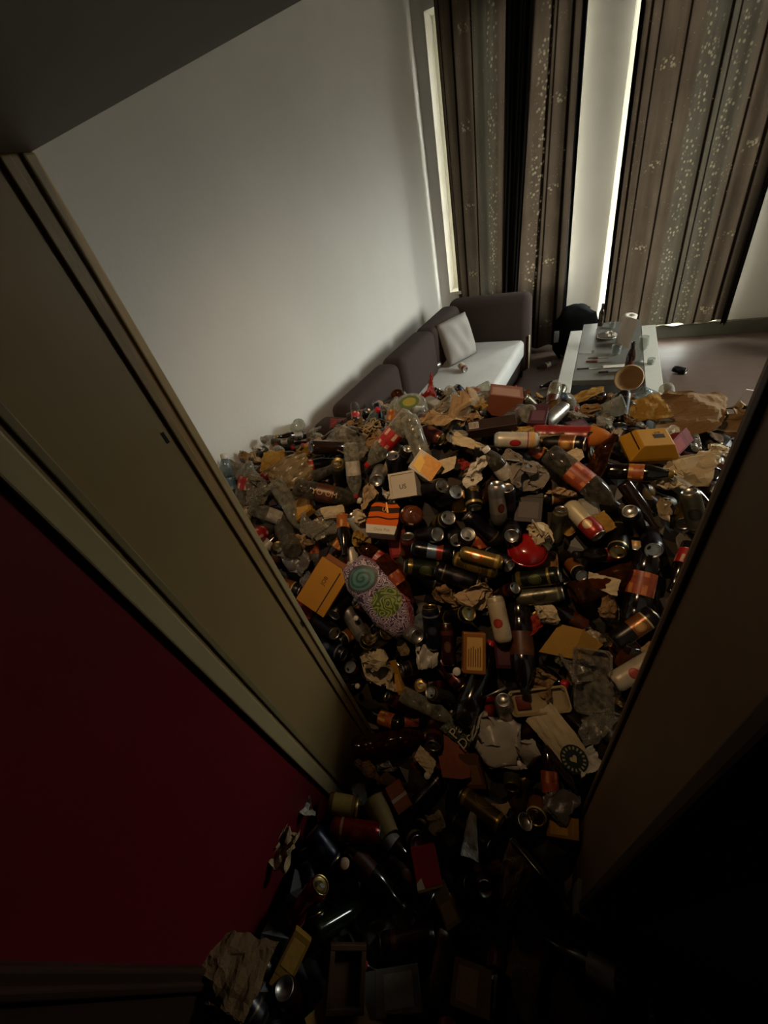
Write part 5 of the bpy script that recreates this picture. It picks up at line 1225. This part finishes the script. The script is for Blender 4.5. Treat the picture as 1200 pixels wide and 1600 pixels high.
COLN = {'black': 'black', 'blackgold': 'black and gold', 'navy': 'navy', 'green': 'dark green', 'olive': 'dull olive', 'maroon': 'maroon', 'silver': 'silver', 'gold': 'olive gold', 'red': 'red', 'white': 'white and red', 'brownlabel': 'black amber-label', 'cream': 'cream'}
FILL = []
def orient(n, lift):
    a = rnd.uniform(0, 6.283); u = n.orthogonal().normalized(); v = n.cross(u)
    return ((u*math.cos(a)+v*math.sin(a))*math.cos(lift)+n*math.sin(lift)).normalized()
for (k, p, n, px, py, layer) in CAND:
    tc = (EYE-p).normalized()
    if k == 'can':
        st = rnd.choices(list(COLN), [9, 5, 4, 4, 3, 4, 3, 2, 1.6, 1.6, 3, 1.2] if p.y > .4 else [9, 4, 5, 4, 1, 5, .3, .6, 1, .3, 2, .4])[0]; size = rnd.choices(['tall', 'short', 'slim'], [6, 3, 1])[0]  # hall cans lean to dark colours in place of hall shade
        var = rnd.choices([0, 1, 2, 3], [6, 2, 1.5, 1])[0]; lift = rnd.choice((0, .1, -.1, .25, .7, 1.0, -.8)); ax = orient(n, lift)
        o = add_can(Matrix.Translation(p) @ frame_axis(ax, orient(n, 1.2)) @ Matrix.Rotation(rnd.uniform(0, 6), 4, 'Z'), st, size, var, rnd.choice(('silver', 'silver', 'gold')), mouth=rnd.random() < .5)
        state = {0: '', 1: 'dented ', 2: 'dented ', 3: 'crushed '}[var]; ln = {'tall': 'tall ', 'short': 'short ', 'slim': 'slim '}[size]
        FILL.append((o, f'{state}{COLN[st]} {ln}can', 'can', G_CAN, .033, .08, 2, p, n, tc))
    elif k in ('pet', 'beer'):
        kind = 'beer' if k == 'beer' else rnd.choice(('pet15', 'pet15', 'pet05')); ax = orient(n, rnd.choice((0, .15, -.2, .6, -.7)))
        dark = (px > 520 and py > 720) or py > 1100
        mat = rnd.choice(('brown', 'black', 'green', 'brown')) if k == 'beer' else rnd.choices(['clear', 'smoke', 'bluish', 'amber', 'black'], [2, 3, 1, 3, 5] if dark else [5, 3, 1.5, .8, .3])[0]
        lab = rnd.choice((None, 'white', 'brown', 'orange', 'rust', 'red') if k == 'beer' else (None, None, 'red', 'brown', 'white', 'rust', 'orange')); cap = rnd.choice((None, 'gold', 'black') if k == 'beer' else (None, 'red', 'white', 'black', 'blue'))
        var = rnd.choice((0, 1, 1, 2, 3)) if k != 'beer' else 0; s = rnd.uniform(.82, 1.0)
        o = add_bottle(Matrix.Translation(p) @ frame_axis(ax, orient(n, 1.2)) @ Matrix.Scale(s, 4), kind, mat, lab, cap, var)
        mn = {'clear': 'clear plastic', 'smoke': 'smoky plastic', 'bluish': 'bluish plastic', 'amber': 'amber plastic', 'black': 'dark', 'brown': 'brown glass', 'green': 'dark green glass'}[mat]
        FILL.append((o, f"{'crushed ' if var > 1 else ''}{mn} bottle{' with ' + {'white': 'a pale', 'brown': 'a brown', 'orange': 'an orange', 'rust': 'a rust', 'red': 'a red'}[lab] + ' label' if lab else ''}{(' and ' if lab else ' with a ') + cap + ' cap' if cap else ''}", 'bottle', G_BOT, {'pet15': .042, 'pet05': .031, 'beer': .03}[kind]*s, {'pet15': .15, 'pet05': .11, 'beer': .115}[kind]*s, 2, p, n, tc))
    elif k in ('paper', 'film'):
        kind = rnd.choice(('ball', 'crumple', 'fold', 'crumple', 'flat')) if k == 'paper' else 'bag'
        mat = rnd.choices(['kraft', 'tan', 'cream', 'white', 'grey', 'mustard', 'brown', 'red', 'dark', 'plum'], [4, 4, 3, 1, 2, 2, 4, .7, 2, 1.5] if p.y > .4 else [1, .6, .4, .1, 1, .8, 4, .8, 5, 3])[0] if k == 'paper' else rnd.choice(('film', 'film', 'greyfilm', 'tanfilm', 'film'))  # hall papers weighted darker, putting the hall's shade into their colour
        s = rnd.uniform(.07, .135); s2 = s*rnd.uniform(.6, 1.0); nn = (n+orient(n, 0)*rnd.uniform(0, .6)).normalized()
        var = rnd.randint(1, 8)
        o = add_sheet(Matrix.Translation(p+n*.012) @ frame_axis(nn, orient(n, 0)), kind, var, mat, (s, s2), 'crumpled_paper' if k == 'paper' else 'plastic_film', rnd.uniform(.5, .9))
        cn = {'kraft': 'kraft brown', 'tan': 'tan', 'cream': 'cream', 'white': 'white', 'grey': 'grey', 'mustard': 'mustard', 'brown': 'dark brown', 'red': 'red', 'dark': 'blackish', 'plum': 'plum', 'film': 'clear', 'greyfilm': 'smoky', 'tanfilm': 'tan translucent'}[mat]
        word = {'ball': 'paper ball', 'crumple': 'crumpled paper', 'fold': 'folded paper', 'flat': 'torn paper scrap', 'bag': 'crumpled plastic film'}[kind]
        FILL.append((o, f"{'small ' if s < .09 else ''}{cn} {word}", 'paper' if k == 'paper' else 'plastic film', G_PAP if k == 'paper' else 'plastic film in the trash heap', s*.3, s*.3, 2, p, n, tc))
    else:
        w, h, t_ = rnd.uniform(.05, .10), rnd.uniform(.07, .13), rnd.uniform(.02, .045)
        cn, c = rnd.choice((('brown', '#5a3c22'), ('tan', '#8a6c44'), ('red', '#701a16'), ('dark', '#231a18'), ('grey', '#6b655b'), ('ochre', '#8a6420'), ('plum', '#3a1820')))
        bm_ = bx(w, h, t_); o = O('small_carton', bm_, plain('carton_'+cn, c, .6, var=.2)); ax = (n+orient(n, 0)*rnd.uniform(0, .9)).normalized()
        o.matrix_world = Matrix.Translation(p) @ frame_axis(ax, orient(n, 0))
        O('end_flap', boxm('end_flap', -w*.48, w*.48, h*.5, h*.5+t_*.8, t_*.42, t_*.5), plain('carton_'+cn, c), o)
        quad_print('printed_panel', rectp(-w*.36, w*.36, -h*.34, h*.3), t_/2, plain('panel_'+cn, tuple(min(1, v*1.7+.02) for v in srgb(c)), .6, var=.35, scale=70), o)
        FILL.append((o, f'small {cn} carton', 'carton', G_BOX, min(w, h)*.4, max(w, h)*.5, 1, p, n, tc))
# push loose pieces apart so that they lie against, not inside, one another
bpy.context.view_layer.update()
SP, SR, SO = [], [], []
for i, f in enumerate(FILL):
    for c, r in spheres(f[0], f[4], f[5], f[6]): SP.append(tuple(c)); SR.append(r); SO.append(i)
nf = len(SP)
for c, r in HEROES: SP.append(tuple(c)); SR.append(r); SO.append(-1)
SP = np.array(SP); SR = np.array(SR); SO = np.array(SO); SH = np.zeros((len(FILL), 3)); N_ = np.array([tuple(f[8]) for f in FILL])
ii, jj = np.triu_indices(len(SP), 1); m = (SO[ii] != SO[jj]); ii, jj = ii[m], jj[m]
d0 = np.linalg.norm(SP[ii]-SP[jj], axis=1); m = d0 < (SR[ii]+SR[jj])+.12; ii, jj = ii[m], jj[m]
for it in range(45):
    Q = SP.copy(); mk = SO >= 0; Q[mk] += SH[SO[mk]]
    D = Q[ii]-Q[jj]; L = np.linalg.norm(D, axis=1)+1e-9; ov = (SR[ii]+SR[jj])*.93-L; m = ov > 0
    if not m.any(): break
    G = D[m]/L[m, None]*ov[m, None]; ACC = np.zeros_like(SH); CNT = np.zeros(len(SH))+1e-9
    for idx, sg in ((ii[m], .5), (jj[m], -.5)):
        own = SO[idx]; k_ = own >= 0; other = SO[jj[m]] if sg > 0 else SO[ii[m]]
        w_ = np.where(other[k_] < 0, 2.0, 1.0)
        np.add.at(ACC, own[k_], G[k_]*sg*w_[:, None]); np.add.at(CNT, own[k_], 1)
    SH += ACC/np.maximum(CNT, 1)[:, None]*.9
    h_ = (SH*N_).sum(1); SH += N_*(np.clip(h_, -.08, .022)-h_)[:, None]
for i, f in enumerate(FILL):
    o = f[0]; M = o.matrix_world.copy(); t_ = M.translation+Vector(SH[i])
    t_.x = max(t_.x, XL+.05)
    if t_.y < .5 and t_.y > .14: t_.x = min(max(t_.x, JL+.04), JR-.03)
    elif t_.y <= .14: t_.x = max(t_.x, JL+.045)
    M.translation = t_; o.matrix_world = M
bpy.context.view_layer.update()
# drop loose pieces that ended up lying over a piece one can pick out
gone = set()
for i, f in enumerate(FILL):
    o = f[0]; M = o.matrix_world
    for c, r in spheres(o, f[4], f[5]*1.3, f[6]):
        v = c+Vector((0, 0, 0))-EYE; dv = v.length; u = v/dv
        for hc, hr in HEROES:
            w = hc-EYE; dw = w.length
            if dv < dw+.01 and dw-dv < .25 and (w-u*w.dot(u)).length < hr*.95+r*.3: gone.add(i); break
        if i in gone: break
for i in gone:
    o = FILL[i][0]
    for ch in list(o.children_recursive): bpy.data.objects.remove(ch)
    bpy.data.objects.remove(o)
FILL = [f for i, f in enumerate(FILL) if i not in gone]

# labels: what it looks like, then the findable thing it lies next to
bpy.context.view_layer.update()
USED = {o['label'] for o in THINGS}
LP = [(ph, w, proj(w)) for ph, w in LAND]
def where(p):
    x, y, _ = proj(p); out = []
    c = sorted(LP, key=lambda l: (l[2][0]-x)**2+(l[2][1]-y)**2)[:5]
    for ph, w, (lx, ly, _) in c:
        dx, dy = x-lx, y-ly
        rel = ('left of' if dx < 0 else 'right of') if abs(dx) > abs(dy) else ('above' if dy < 0 else 'below')
        dist = math.hypot(dx, dy)
        out.append(('just '+rel if dist < 45 and rel in ('above', 'below') else rel)+' '+ph)
    a, b = c[0][0], c[1][0]; out.append(f'between {a} and {b}'); a, b = c[0][0], c[2][0]; out.append(f'between {a} and {b}'); a, b = c[1][0], c[2][0]; out.append(f'between {a} and {b}')
    return out
BASE_N = {}
for f in FILL:
    o, desc = f[0], f[1]; ch = None
    for cut in (desc, desc.split(' and ')[0] if ' cap' in desc else desc):
        for wv in where(o.matrix_world.translation):
            s = f'{cut} {wv}'
            if len(s.split()) <= 16 and s not in USED: ch = s; break
        if ch: break
    if ch is None:
        for pre in ('another', 'a further', 'one more'):
            for wv in where(o.matrix_world.translation):
                s = f'{pre} {desc.split(" with ")[0]} {wv}'
                if len(s.split()) <= 16 and s not in USED: ch = s; break
            if ch: break
    USED.add(ch or desc); tag(o, ch or desc, f[2], f[3])
